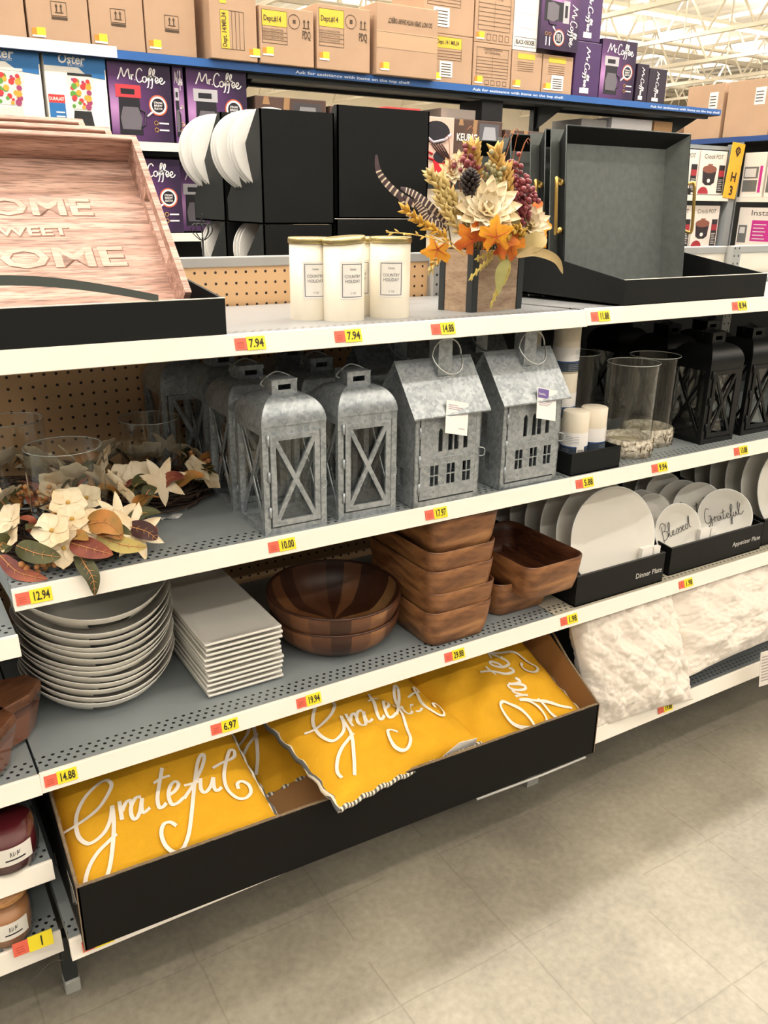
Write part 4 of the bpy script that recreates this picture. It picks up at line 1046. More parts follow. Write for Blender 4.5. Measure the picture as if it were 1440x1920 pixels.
SB = wood('acacia_bowl', ['5f3c26', '91623e', 'b38052'], (1.2, 1.6, 6), 7, .4, dark=.14)
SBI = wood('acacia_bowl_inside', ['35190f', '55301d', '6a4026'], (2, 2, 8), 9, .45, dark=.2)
def rr_loop(w_, d, r, n=6):
    P = []
    for (cx, cy, a0) in ((w_-r, r, -PI/2), (w_-r, d-r, 0), (r, d-r, PI/2), (r, r, PI)):
        for k in range(n+1): a = a0+PI/2*k/n; P.append((cx+r*math.cos(a)-w_/2, cy+r*math.sin(a)-d/2))
    return P
def square_bowl(label, loc, rot=(0, 0, 0), w_=.19, d=.29, h=.09):
    t = thing('wooden_bowl', label, 'bowl', loc, rot, group='square acacia serving bowls')
    lv = [(.80, 0), (.86, .004), (.93, .03), (.975, .065), (1.0, h), (.985, h+.002), (.93, h), (.90, .065), (.86, .03), (.80, .012)]
    v = []; f = []; base = rr_loop(w_, d, .034); n = len(base)
    for (s_, z) in lv:
        for x, y in base: v.append((x*s_, y*(1-(1-s_)*w_/d), z))
    fm = []
    for j in range(len(lv)-1):
        for i in range(n): i2 = (i+1) % n; f.append((j*n+i, j*n+i2, (j+1)*n+i2, (j+1)*n+i))
    mb = MB(); mb.add(v, f[:5*n], 0, None, True); mb.add([], []);
    mb.f.append(list(range(n-1, -1, -1))); mb.m.append(0); mb.sm.append(False)
    obj('bowl_body', mb, SB, t)
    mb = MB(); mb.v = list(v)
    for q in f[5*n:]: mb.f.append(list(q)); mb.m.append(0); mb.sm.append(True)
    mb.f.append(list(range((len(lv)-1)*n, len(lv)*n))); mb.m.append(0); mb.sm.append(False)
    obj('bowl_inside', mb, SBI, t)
    return t
SBW = square_bowl('square acacia bowl at the bottom of the stack of five', (.937, .155, D3))
for z, lb, dx in ((.047, 'square acacia bowl second from the bottom of the five', .004), (.102, 'square acacia bowl in the middle of the stack of five', -.002), (.148, 'square acacia bowl second from the top of the five', .0), (.222, 'square acacia bowl on top of the stack of five, its rim near the shelf above', .003)):
    dup(SBW, lb, (.937+dx, .155, D3+z), (0, 0, random.uniform(-.03, .03)))
dup(SBW, 'square acacia bowl at the bottom of the shorter stack right of the five', (1.165, .20, D3))
dup(SBW, 'square acacia bowl sticking out over the seam beside the dinner plates', (1.20, .135, D3+.062), (0, 0, .02))

# plates in black trays
def script_word(mb, ss, sc, T=None, wd=.0022, off=(0, 0), mi=0, y=-.001):
    strokes(mb, ss, wd/sc, lambda a, b: (off[0]+a*sc, y, off[1]+b*sc), mi, T)
GRATEFUL = [[(-.209,-.056),(-.186,-.056),(-.158,-.05),(-.13,-.038),(-.108,-.02),(-.097,-.004),(-.103,.011),(-.124,.01),(-.151,-.005),(-.172,-.03),(-.181,-.057),(-.182,-.084),(-.171,-.103),(-.154,-.104),(-.134,-.094),(-.118,-.073),(-.108,-.048)],
 [(-.108,-.048),(-.115,-.085),(-.128,-.124),(-.143,-.159),(-.158,-.183),(-.166,-.195)], [(-.194,-.188),(-.192,-.168),(-.177,-.144),(-.157,-.127),(-.136,-.117),(-.116,-.108)],
 [(-.093,-.046),(-.096,-.065),(-.099,-.086)], [(-.094,-.069),(-.082,-.054),(-.073,-.053),(-.074,-.062)],
 [(-.051,-.053),(-.061,-.051),(-.075,-.066),(-.08,-.086),(-.075,-.096),(-.063,-.084),(-.05,-.056)], [(-.05,-.056),(-.057,-.076),(-.057,-.089),(-.042,-.083)],
 [(.009,-.003),(-.008,-.038),(-.022,-.068),(-.025,-.089),(-.017,-.09),(-.009,-.085)], [(-.019,-.033),(-.001,-.028),(.018,-.027)],
 [(-.002,-.073),(.015,-.067),(.027,-.054),(.023,-.045),(.011,-.052),(0,-.071),(0,-.09),(.011,-.093),(.028,-.086)],
 [(.027,-.089),(.056,-.064),(.085,-.033),(.102,-.004),(.099,.005),(.084,-.013),(.065,-.05),(.046,-.091),(.028,-.13),(.011,-.162),(-.007,-.181),(-.024,-.182),(-.037,-.166),(-.038,-.143),(-.028,-.126),(-.014,-.125),(-.005,-.136)],
 [(.037,-.06),(.052,-.061),(.068,-.062)], [(.074,-.056),(.066,-.081),(.071,-.092),(.086,-.083),(.1,-.063)], [(.1,-.063),(.093,-.086),(.096,-.096),(.109,-.09)],
 [(.107,-.041),(.128,-.034),(.152,-.028),(.167,-.018),(.171,-.004),(.16,-.005),(.139,-.036),(.123,-.067),(.119,-.097),(.131,-.119),(.149,-.125),(.165,-.116),(.168,-.098),(.157,-.086),(.145,-.089),(.143,-.101)]]
SC_G = [[(x*.1, y*.1) for x, y in s_] for s_ in [   # thin pen lettering: Grateful
    [(6,17),(3,19),(0,14),(-2,6),(0,1),(4,3),(6,9),(3,9)], [(6,9),(5,-2),(2,-8),(0,-5),(5,2),(9,5)], [(9,1),(10,7),(11,5),(13,7)], [(17,6),(14,6),(13,2),(15,1),(17,6),(17,2),(19,2)],
    [(22,13),(20,3),(21,1),(23,3)], [(18,9),(24,10)], [(24,3),(27,5),(26,7),(24,4),(25,1),(28,2)], [(28,2),(33,12),(33,16),(31,12),(29,0),(27,-6),(28,-7),(30,0),(32,3)],
    [(33,6),(32,2),(34,1),(36,6),(36,2),(38,2)], [(38,2),(43,14),(42,17),(40,12),(39,4),(41,1),(46,5)]]]
SC_B = [[(x*.1, y*.1) for x, y in s_] for s_ in [   # thin pen lettering: Blessed
    [(2,15),(1,6),(0,-2)], [(-2,13),(3,18),(7,15),(5,10),(2,9)], [(2,9),(7,8),(7,3),(3,0),(0,1)], [(7,2),(12,12),(12,16),(10,12),(9,4),(10,1),(12,2)],
    [(12,2),(15,5),(14,6),(13,3),(14,1),(17,2)], [(17,2),(20,6),(21,3),(19,1),(17,1)], [(20,2),(24,6),(25,3),(23,1),(21,1)], [(24,2),(28,5),(27,6),(26,3),(27,1),(29,2)], [(34,5),(31,6),(30,2),(32,1),(34,5),(38,16),(36,8),(35,2),(37,1)]]]
def round_plate(label, loc, r, lean_, rz, word=None, roll=0):
    t = thing('round_plate', label, 'plate', loc, (lean_, 0, rz), group='white round plates standing in the trays')
    T = Matrix.Rotation(PI/2, 4, 'X')
    mb = MB(); mb.lathe([(0, -.004), (r*.6, -.004), (r*.66, -.001), (r*.97, .010), (r, .014), (r*.975, .0155), (r*.93, .014), (r*.68, .004), (r*.6, .002), (0, .002)], 56, T=Matrix.Translation((0, 0, r)) @ T); obj('dish', mb, CHINA, t)
    mb = MB(); mb.tube([(r*.988*math.cos(2*PI*k/56), -.0148, r+r*.988*math.sin(2*PI*k/56)) for k in range(57)], .0016, 6, cap=False); obj('glazed_edge', mb, M('fbfaf6', .15), t)
    if word:
        mb = MB(); T2 = Matrix.Translation((0, 0, r)) @ Matrix.Rotation(-roll, 4, 'Y')
        if word == 'g': script_word(mb, SC_G, .0245, T2, .0017, (-.052, -.012), y=-.0062)
        else: script_word(mb, SC_B, .027, T2, .0018, (-.048, -.012), y=-.0062)
        obj('pen_lettering', mb, BLACK, t)
    return t
TB = (M('0c0d0e', .5, spec=.3), M('0c0d0e', .5, spec=.3))
tb = open_box('plate_tray', 'black cardboard tray lettered for dinner plates', 1.292, 1.612, .015, .50, D3, .085, .15, TB, cat='tray', edge=M('3a3a3a', .6))
mb = MB(); mb.text('Dinner Plate', .262, .032, .015, y=-.0012, align='c', width=.10); obj('printed_words', mb, M('e9e6e0', .6), tb)
tb = open_box('plate_tray', 'black cardboard tray lettered for appetizer plates', 1.655, 2.052, .03, .50, D3, .082, .13, TB, cat='tray', edge=M('3a3a3a', .6))
mb = MB(); mb.text('Appetizer Plate', .325, .034, .014, y=-.0012, align='c', width=.125); obj('printed_words', mb, M('e9e6e0', .6), tb)
open_box('plate_tray', 'plain black cardboard tray at the right edge of the plate shelf', 2.07, 2.40, .04, .50, D3, .085, .15, TB, cat='tray', edge=M('3a3a3a', .6))
DP = round_plate('white dinner plate standing frontmost in its black tray', (1.452, .040, D3+.006), .137, math.radians(-14), -.12)
for k in range(7):
    dup(DP, 'white dinner plate, %s behind the frontmost one' % ['next', 'second', 'third', 'fourth', 'fifth', 'sixth', 'seventh'][k], (1.452-.006*k, .040+.055*(k+1), D3+.006))
AP = round_plate('small white plate lettered Grateful, frontmost at the right of its tray', (1.948, .085, D3+.022), .080, math.radians(-20), -.62, 'g', .32)
round_plate('small white plate lettered Blessed at the left of its tray', (1.722, .065, D3+.028), .078, math.radians(-16), -.2, 'b', .28)
dup(AP, 'small white lettered plate just behind the Grateful one', (1.91, .15, D3+.03), (math.radians(-18), 0, -.5))
dup(AP, 'small white lettered plate second behind the Grateful one', (1.885, .19, D3+.03), (math.radians(-18), 0, -.5))
PL = round_plate('plain small white plate behind the Blessed one', (1.72, .16, D3+.03), .078, math.radians(-14), -.1)
for x, y, z, lb in [(1.715, .20, .03, 'plain small white plate second behind the Blessed one'), (1.86, .24, .05, 'plain small white plate in the middle of the appetizer tray'), (1.86, .28, .05, 'plain small white plate deep in the appetizer tray'),
                    (1.86, .33, .045, 'plain small white plate at the back of the appetizer tray')]:
    dup(PL, lb, (x, y, D3+z))
for k in range(6): dup(DP, 'white dinner plate in the right edge tray, %s from its front' % ['first', 'second', 'third', 'fourth', 'fifth', 'sixth'][k], (2.235-.004*k, .065+.055*k, D3+.006))
# foam inserts
for (x, y, lb) in [(1.55, .024, 'small white foam spacer in front of the dinner plates'), (1.80, .04, 'small white foam spacer between the lettered plates')]:
    mb = MB(); mb.box(-.02, .02, 0, .012, 0, .105); mb.box(.026, .05, 0, .012, 0, .1); o = obj('foam_spacer', mb, M('efece6', .7), loc=(x, y, D3+.004)); tag(o, lb, 'packaging')

# ------------------------------------------------------------------ base: yellow pillows in black carton
def cushion(mb, hw, hh, T, fn=None, n=44, mi=0, sag=0, seed=0, pinch=.07, wr=.0, tb=1):
    def top(u, v, s_):
        U, V = u*2-1, v*2-1
        prof = ((1-abs(U)**2.4)*(1-abs(V)**2.4))**.55
        x = hw*U*(1-pinch*(1-V*V)); y = hh*V*(1-pinch*(1-U*U)); z = s_*T*prof*(1 if s_ > 0 else tb)
        if wr: z += s_*wr*prof**.3*noise.noise(Vector((U*3.1+seed, V*3.1, seed*1.7)))
        if fn: z += s_*fn(U, V)*min(1, prof*3)
        return (x, y, z)
    mb.grid(lambda u, v: top(u, v, 1), n, n, mi); mb.grid(lambda u, v: top(u, v, -1), n, n, mi, flip=True)
    return top
YPIL = M('dfa726', .85, 0, .10, 14, .25, 160, spec=.2)
STRP = stripes('ticking_stripes', 'ded6c4', '5b5a58', 0, .011)
def yellow_pillow(label, M4, hw, hh, T, word=True, rot=0, seed=1, wr=.016, toff=(0, 0), tsc=1.0, tb=.8):
    t = thing('throw_pillow', label, 'pillow', M4=M4, group='yellow lettered throw pillows')
    mb = MB(); top = cushion(mb, hw, hh, T, seed=seed, wr=wr, pinch=.05, tb=tb); obj('cover', mb, YPIL, t)
    mb = MB(); E = []
    for a, b in ((0, 0), (1, 0), (1, 1), (0, 1)):
        c2 = {(0, 0): (1, 0), (1, 0): (1, 1), (1, 1): (0, 1), (0, 1): (0, 0)}[(a, b)]
        for k in range(28): q = k/28; E.append(top(a+(c2[0]-a)*q, b+(c2[1]-b)*q, 1))
    E.append(E[0]); P = [Vector(p)+Vector((0, 0, .004*math.sin(i*1.9)-.004)) for i, p in enumerate(E)]
    mb.tube(P, .006, 8, cap=False); obj('striped_edging', mb, STRP, t)
    if word:
        mb = MB(); ca, sa = math.cos(rot), math.sin(rot)
        def mp(a, b):
            a, b = a*tsc, b*tsc; x, y = ca*a-sa*b+toff[0], sa*a+ca*b+toff[1]
            U = max(-.97, min(.97, x/hw)); V = max(-.97, min(.97, y/hh))
            p = top((U+1)/2, (V+1)/2, 1); return (x, y, p[2]+.0022)
        strokes(mb, GRATEFUL, .0074, mp, 0, None, 7); obj('brush_lettering', mb, M('f1eade', .8, 0, .05, 80), t)
    return t
FA = frame((.225, .122, .362), (1, 0, 0), (0, .95, .31))
yellow_pillow('yellow pillow lettered Grateful lying at the left of the black carton', FA, .203, .205, .045, seed=1, wr=.008, toff=(.006, -.017), tsc=.97)
FB = frame((.706, .108, .366), (.955, .24, -.155), (-.24, .93, .25))
yellow_pillow('puffy yellow pillow lettered Grateful in the middle with a corner poking over the box', FB, .235, .215, .058, seed=2, tb=.3, rot=-.1, toff=(.012, .0), tsc=.98, wr=.02)
FC = frame((1.10, .145, .322), (1, 0, 0), (0, .94, .34))
yellow_pillow('yellow pillow at the right of the black carton, its lettering turned sideways', FC, .20, .22, .058, seed=3, rot=PI/2, toff=(-.03, -.03), tsc=.97, wr=.02)
yellow_pillow('yellow pillow at the back under the middle one', frame((.60, .25, .318), (1, .1, 0), (0, .94, .25)), .17, .19, .045, seed=4, toff=(0, .06))
yellow_pillow('yellow pillow standing behind the left one showing striped edging', frame((.225, .27, .33), (1, 0, 0), (0, .8, .6)), .20, .18, .05, seed=5, word=False)
def carton():
    x0, x1, y0, y1, z0 = .022, 1.302, -.092, .5, .197
    t = thing('display_box', 'long black cardboard display box holding the yellow pillows', 'box', (x0, y0, z0))
    w_, d, hf = x1-x0, y1-y0, .145; KB = M('9c7449', .8, 0, .08, 6)
    def dz(x): return -.036*x/w_       # the right end has sunk
    def sheet(nm, q, m, th=.005):
        mb = MB(); mb.add(q, [(0, 1, 2, 5), (5, 2, 3, 4)]); o = obj(nm, mb, m, t); s_ = o.modifiers.new('t', 'SOLIDIFY'); s_.thickness = th; s_.offset = 0; return o
    mb = MB(); n = 30
    for i in range(n):
        a, b = w_*i/n, w_*(i+1)/n; wa, wb = .0015*math.sin(i*1.3), .0015*math.sin((i+1)*1.3)
        mb.add([(a, 0, dz(a)), (b, 0, dz(b)), (b, 0, hf+dz(b)+wb), (a, 0, hf+dz(a)+wa), (a, .005, dz(a)), (b, .005, dz(b)), (b, .005, hf+dz(b)+wb), (a, .005, hf+dz(a)+wa)], [(0, 1, 2, 3), (5, 4, 7, 6), (3, 2, 6, 7)])
    obj('front_panel', mb, [M('0e0c0a', .7, 0, .15, 5, spec=.25)], t)
    mb = MB()
    for i in range(n*3):
        a, b = w_*i/n/3, w_*(i+1)/n/3; h_ = hf+.0004+.0008*random.random()
        mb.box(a, b, -.0005, .0055, h_+dz(a)-.0006, h_+dz(a)+.0012)
    obj('raw_edge', mb, CARD_EDGE, t)
    for x, nm in ((0, 'left'), (w_, 'right')):
        poly = [(0, 0), (d, 0), (d, .30), (.30, .275), (.0, hf)] if x == 0 else [(0, 0), (d, 0), (d, .29), (.25, .29), (.0, hf)]
        mb = MB(); mb.prism([(a, b+dz(x)*(1 if a < .3 else .3)) for a, b in poly], x-.005 if x else 0, x if x else .005, 'yz'); o = obj('side_panel', mb, [M('0e0c0a', .7, 0, .15, 5, spec=.25), KB], t)
        for p in o.data.polygons:
            if abs(p.normal.x) > .9 and abs(p.center.x-(.005 if x == 0 else x-.005)) < .001: p.material_index = 1
        mb = MB(); pts = [(poly[4], poly[3])]
        for (a, b) in pts:
            mb.tube([(x+(.0025 if not x else -.0025), a[0], a[1]+dz(x)+.001), (x+(.0025 if not x else -.0025), (a[0]+b[0])/2+random.uniform(-.002, .002), (a[1]+b[1])/2+dz(x)+.001), (x+(.0025 if not x else -.0025), b[0], b[1]+dz(x)*.3)], .0032, 6)
        obj('raw_edge', mb, CARD_EDGE, t)
    sheet('bottom', [(.006, .008, .006), (w_-.006, .008, .006+dz(w_)), (w_, .03, .024), (w_, d, .024), (0, d, .024), (0, .03, .024)], KB)
    mb = MB(); mb.add([(.42, .02, .06), (.62, .02, .055), (.6, .3, .09), (.40, .3, .09)], [(0, 1, 2, 3)]); o = obj('inner_flap', mb, KB, t); o.modifiers.new('t', 'SOLIDIFY').thickness = .004
    mb = MB(); mb.box(-.0008, .0012, -.0012, .001, 0, hf); mb.box(w_-.001, w_+.0008, -.0012, .001, dz(w_), hf+dz(w_)); obj('corner_crease', mb, CARD_EDGE, t)
    mb = MB(); mb.tube([(.9, -.001, dz(.9)-.003), (1.1, -.002, dz(1.1)-.006), (1.25, -.001, dz(1.25)-.004)], .003, 6); obj('torn_bottom_edge', mb, M('b5b3ae', .6), t)
carton()
t = thing('paper_card', 'white folded paper card tucked in front of the middle yellow pillow', 'card', (.86, -.080, .322), (math.radians(25), .1, .1))
mb = MB(); mb.prism([(-.03, -.01), (.07, -.012), (.06, .018), (.0, .028)], 0, .001, 'xz'); obj('card', mb, M('f1eee8', .6), t)
# ------------------------------------------------------------------ white fur pillows
def furmat():
    m, N, L, b = nt('white_fur'); b.inputs['Roughness'].default_value = 1; b.inputs['Base Color'].default_value = lin('e4dace'); b.inputs['Sheen Weight'].default_value = .35
    tc = N.new('ShaderNodeTexCoord'); t2 = N.new('ShaderNodeTexNoise'); t2.inputs['Scale'].default_value = 130; t2.inputs['Detail'].default_value = 6
    L.new(tc.outputs['Object'], t2.inputs['Vector']); bp = N.new('ShaderNodeBump'); bp.inputs['Strength'].default_value = .35; bp.inputs['Distance'].default_value = .004
    L.new(t2.outputs['Fac'], bp.inputs['Height']); L.new(bp.outputs[0], b.inputs['Normal'])
    return m
FUR = furmat()
def fur_pillow(label, M4, hw, hh, T, quilt, seed):
    t = thing('fur_pillow', label, 'pillow', M4=M4, group='white faux fur pillows')
    def fn(U, V):
        z = .010*noise.noise(Vector((U*5+seed, V*5, seed)))+.005*noise.noise(Vector((U*14, V*14+seed, 2)))+.0022*noise.noise(Vector((U*45, V*45, seed)))
        if quilt:
            a, b = (U*hw+V*hh)/.036, (U*hw-V*hh)/.036
            z += .010*(abs(math.sin(a*PI/2))*abs(math.sin(b*PI/2)))**.5-.003
        return z
    mb = MB(); cushion(mb, hw, hh, T, fn, n=110, seed=seed, wr=.02, pinch=.05); obj('fur_cover', mb, FUR, t)
    return t
fur_pillow('white quilted fur pillow leaning beside the black pillow box', frame((1.492, -.012, .358), (1, -.09, 0), (-.10, .40, .80)), .182, .168, .062, True, 5)
fur_pillow('white shaggy fur pillow leaning right of the quilted one', frame((1.885, .0, .385), (1, .02, .02), (-.03, .46, .72)), .235, .135, .075, False, 9)
fur_pillow('white fur pillow at the right edge carrying a paper label', frame((2.33, .02, .37), (1, 0, 0), (-.02, .42, .8)), .20, .17, .06, False, 12)
fur_pillow('white fur pillow lying behind the quilted one', frame((1.62, .16, .36), (1, 0, 0), (0, .5, .8)), .18, .14, .05, False, 15)
t = thing('paper_label', 'printed paper care label hanging at the right edge fur pillow', 'label', (1.886, -.150, .205), (math.radians(-8), .0, -.1))
mb = MB(); mb.box(0, .10, 0, .001, 0, .105); obj('paper', mb, M('dcd4cc', .6), t)
mb = MB()
for k in range(9): mb.box(.006, .09-.02*(k % 3), -.0006, -.0002, .015+.009*k, .018+.009*k)
obj('fine_print', mb, M('9a908c', .6), t)

# ------------------------------------------------------------------ left bay candles
def boat_candle(label, loc, rz):
    t = thing('glass_candle', label, 'candle', loc, (0, 0, rz), group='brown wax candles in angular glass')
    def loop(s_, z): return [(s_*.085*math.cos(a)*(1), s_*.05*math.sin(a), z) for a in [2*PI*k/8+PI/8 for k in range(8)]]
    def shell(lv):
        v = []; f = []
        for s_, z in lv: v += loop(s_, z)
        for j in range(len(lv)-1):
            for i in range(8): f.append((j*8+i, j*8+(i+1) % 8, (j+1)*8+(i+1) % 8, (j+1)*8+i))
        f.append(tuple(range(7, -1, -1))); f.append(tuple((len(lv)-1)*8+i for i in range(8))); return v, f
    mb = MB(); mb.add(*shell([(.72, .006), (.93, .062)])); obj('wax', mb, M('8a5238', .6), t)
    mb = MB()
    v, f = shell([(.75, 0), (1, .082)]); mb.add(v, f[:-1]); obj('glass_vessel', mb, GLASS, t)
    mb = MB(); mb.add(*shell([(.98, .08), (1.0, .083), (1.0, .097), (.97, .1)])); obj('wooden_lid', mb, wood('lid_wood', ['5a3520', '6f452b', '7d5236'], (2, 12, 12), 5, .5), t)
    return t
boat_candle('brown wax candle in angular glass against the white platters', (-.035, .135, .533), .5)
boat_candle('brown wax candle in angular glass at the left edge, nearer', (-.098, .045, .533), .4)
def jar_candle(label, loc, wax, h=.105, r=.05, lid=False, rz=0):
    t = thing('jar_candle', label, 'candle', loc, (0, 0, rz))
    mb = MB(); mb.lathe([(0, .006), (r-.006, .006), (r-.003, h*.3), (r-.004, h*.8), (0, h*.8)], 36); obj('wax', mb, M(wax, .4), t)
    mb = MB(); mb.lathe([(0, 0), (r-.004, 0), (r, .012), (r+.003, h*.45), (r, h*.85), (r-.006, h)], 36); mb.f.pop(); mb.m.pop(); mb.sm.pop(); obj('glass_jar', mb, GLASS, t)
    if lid: mb = MB(); mb.lathe([(0, h), (r-.001, h), (r, h+.004), (r, h+.014), (0, h+.016)], 36); obj('wooden_lid', mb, wood('lid_wood_b', ['a8713c', 'bd8850', 'cc9a62'], (2, 12, 12), 5, .5), t)
    mb = MB(); mb.grid(lambda u, v: ((r+.004)*math.sin(-.55+u*1.1), -(r+.004)*math.cos(-.55+u*1.1), h*.30+h*.36*v), 12, 1); lb = obj('paper_label', mb, M('ece7de', .6), t)
    mb = MB(); rr = r+.0045
    for s_ in [[(-.3, .5), (-.25, .9), (-.2, .5)], [(-.1, .9), (-.1, .5), (.05, .8)], [(.1, .5), (.15, .9), (.2, .6), (.28, .9)]]:
        strokes(mb, [s_], .03, lambda a, b: (rr*math.sin(a*.5), -rr*math.cos(a*.5), h*.34+h*.26*b), 0, None, 4)
    mb.grid(lambda u, v: (rr*math.sin(-.3+u*.6), -rr*math.cos(-.3+u*.6), h*.39+h*.03*v), 6, 1)
    obj('printed_mark', mb, BLACK, lb)
    return t
jar_candle('dark red jar candle with white label at the left edge', (-.068, .045, .345), '5c1820', .10, .055, rz=.15)
jar_candle('peach jar candle with wooden lid and white label at the bottom left', (-.090, .045, .178), 'b98258', .10, .048, True, rz=.15)
mb = MB(); rnd = random.Random(2); mb.grid(lambda u, v: (-.14+u*.13, -.02-.02*v, .12+.012*math.sin(u*9)+.02*v), 14, 4); o = obj('plastic_wrap', mb, M('d9d9d9', .15)); tag(o, 'loose clear plastic wrap hanging on the lowest left shelf edge', 'plastic wrap')

# ------------------------------------------------------------------ other side of the gondola: black display boxes with plates
mb = MB(); mb.box(-1.2, 3*W, .62, 1.15, 1.19, 1.2); mb.box(-1.2, 3*W, 1.14, 1.15, 1.165, 1.2); o = obj('metal_shelf', mb, DECK); tag(o, 'grey steel shelf behind the pegboard carrying the black display boxes', 'shelf')
mb = MB(); mb.box(-1.2, 3*W, .60, .63, .0, 1.19); mb.box(-1.2, 3*W, .63, 1.12, .0, .16); o = obj('gondola_frame', mb, DARKM); tag(o, 'dark back of the gondola facing the second aisle', 'shelving')
def pdq(label, x, y, z, w_, h, d):
    t = thing('plate_display_box', label, 'box', (x, y, z), group='tall black plate display boxes')
    th = .004
    mb = MB(); mb.box(0, w_, 0, th, 0, h); obj('back_panel', mb, BLACKCARD, t)
    for xx in (0, w_-th):
        mb = MB(); mb.prism([(0, 0), (d, 0), (d, h*.22), (.02, h), (0, h)], xx, xx+th, 'yz'); obj('side_panel', mb, M('191c1c', .55, 0, .1, 9, spec=.35), t)
    mb = MB(); mb.box(0, w_, 0, d, 0, .004); mb.box(0, w_, d-th, d, 0, h*.22); obj('bottom', mb, BLACKCARD, t)
    return t
def back_plate(label, x, y, z, r=.115):
    t = thing('round_plate', label, 'plate', (x, y, z+r), (math.radians(72), 0, math.radians(-8)), group='white plates in the black display boxes')
    mb = MB(); mb.lathe([(0, 0), (r*.55, 0), (r*.6, .003), (r*.95, .012), (r, .016), (r*.97, .018), (r*.6, .006), (0, .004)], 48); mb.ring([(r*.5, -.002), (r*.53, -.002), (r*.53, .001), (r*.5, .001)], 40); obj('dish', mb, M('cbc9c4', .35, 0, .04, 5), t)
    return t
pdq('black display box in the lower row, left', .785, .72, 1.2, .20, .236, .24)
pdq('black display box in the lower row, right', .995, .72, 1.2, .29, .25, .24)
pdq('tall black display box in the upper row, left of the pair', .785, .72, 1.437, .205, .268, .24)
pdq('taller black display box in the upper row, right of the pair', 1.000, .72, 1.451, .285, .275, .24)
pdq('black display box in the upper row furthest back on the left', .785, .98, 1.437, .205, .278, .24)
pdq('black display box in the lower row furthest back on the left', .785, .98, 1.2, .205, .236, .22)
n = 0
for (x, y, z, r) in [(.74, .93, 1.5, .11), (.755, .85, 1.5, .11), (.75, 1.20, 1.5, .115), (.755, 1.14, 1.5, .11)]:
    for k in range(3 if n < 2 else 2):
        back_plate('white plate in the %s black display box, %s of its pile' % (['front upper', 'second upper', 'rear upper', 'rear right upper'][n], ['outermost', 'middle', 'innermost'][k]), x+.105, y-.02*k, z-.0, r)
    n += 1
for (x, y) in [(.885, .93), (.885, 1.18)]:
    for k in range(3): back_plate('white plate in the lower %s black display box, %s of its pile' % ('near' if y < 1 else 'far', ['outermost', 'middle', 'innermost'][k]), x, y-.02*k, 1.255, .10)
t = thing('wire_pumpkin_pick', 'black wire pumpkin ornament on a stick', 'ornament', (.632, .75, 1.2))
mb = MB(); mb.tube([(0, 0, 0), (0, 0, .205)], .0025, 6); obj('stick', mb, BLACK, t)
mb = MB()
for k in range(10):
    a = PI*2*k/10; mb.tube([(.027*math.sin(b)*math.cos(a), .027*math.sin(b)*math.sin(a), .225-.019*math.cos(b)-.008*(abs(math.cos(b))**6)) for b in [PI*j/12 for j in range(13)]], .0011, 5)
mb.tube(cr([(0, 0, .238), (.001, 0, .25), (.004, 0, .262)], 3), .0018, 5); obj('wire_globe', mb, BLACK, t)

# ------------------------------------------------------------------ second aisle gondola (y = 2.5)
YB = 2.5
def rail(nm, label, x0, x1, z, m=None, yf=YB, d=.55, h=.035, deck=DECK):
    t = thing('metal_shelf', label, 'shelf', (x0, yf, z), group='shelves of the second aisle')
    mb = MB(); mb.box(0, x1-x0, .004, d, -.03, -.004); obj('deck', mb, deck, t)
    mb = MB(); mb.box(0, x1-x0, -.004, .004, -h, 0); obj('price_rail', mb, m or WHITE_METAL, t)
    return t
rail('s', 'white shelf under the blender and coffee maker boxes', -1.5, 1.53, 1.722)
rail('s', 'white shelf lip under the lower coffee maker boxes', -1.5, 1.53, 1.352)
rail('s', 'white shelf lip low behind the candles', -1.5, 1.53, 1.0)
mb = MB(); mb.box(-1.5, 1.53, 3.06, 3.08, 0, 2.03); o = obj('gondola_frame', mb, DARKM); tag(o, 'dark gondola back behind the boxed coffee makers', 'shelving')
BLUE = M('2f62a8', .4, 0, .1, 3)
t = thing('riser_shelf', 'long dark overhead riser shelf edged with a blue strip', 'shelf', (0, YB, 2.06))
mb = MB(); mb.box(-1.5, 4.68, .0, .36, -.035, -.008); obj('deck', mb, M('2c3132', .5), t)
mb = MB(); mb.box(-1.5, 4.68, -.008, .0, -.032, .0); obj('blue_edge_strip', mb, BLUE, t)
mb = MB(); mb.box(-1.5, .95, -.009, -.0075, -.004, .012); mb.box(-1.5, .95, -.0095, -.008, -.03, .0, 0); obj('white_edge_strip', mb, M('efece8', .4), t)
for x in (1.75, 2.75, 4.05):
    mb = MB(); mb.text('Ask for assistance with items on the top shelf.', x, -.024, .012, y=-.0095, width=.62, bold=True); obj('strip_lettering', mb, M('d9e4f2', .5), t)
mb = MB(); mb.box(1.53, 4.60, .02, .05, -.055, -.035); mb.box(1.53, 4.6, .33, .36, -.05, -.035); obj('support_beam', mb, M('1f2425', .5), t)
for x in (1.56, 3.45, 4.56):
    mb = MB(); mb.box(x, x+.045, .32, .36, -2.06, -.035); obj('post', mb, M('2d3536', .5), t)
    mb = MB(); mb.prism([(.05, -.035), (.33, -.035), (.33, -.16)], x+.015, x+.02, 'yz'); obj('bracket', mb, M('2d3536', .5), t)

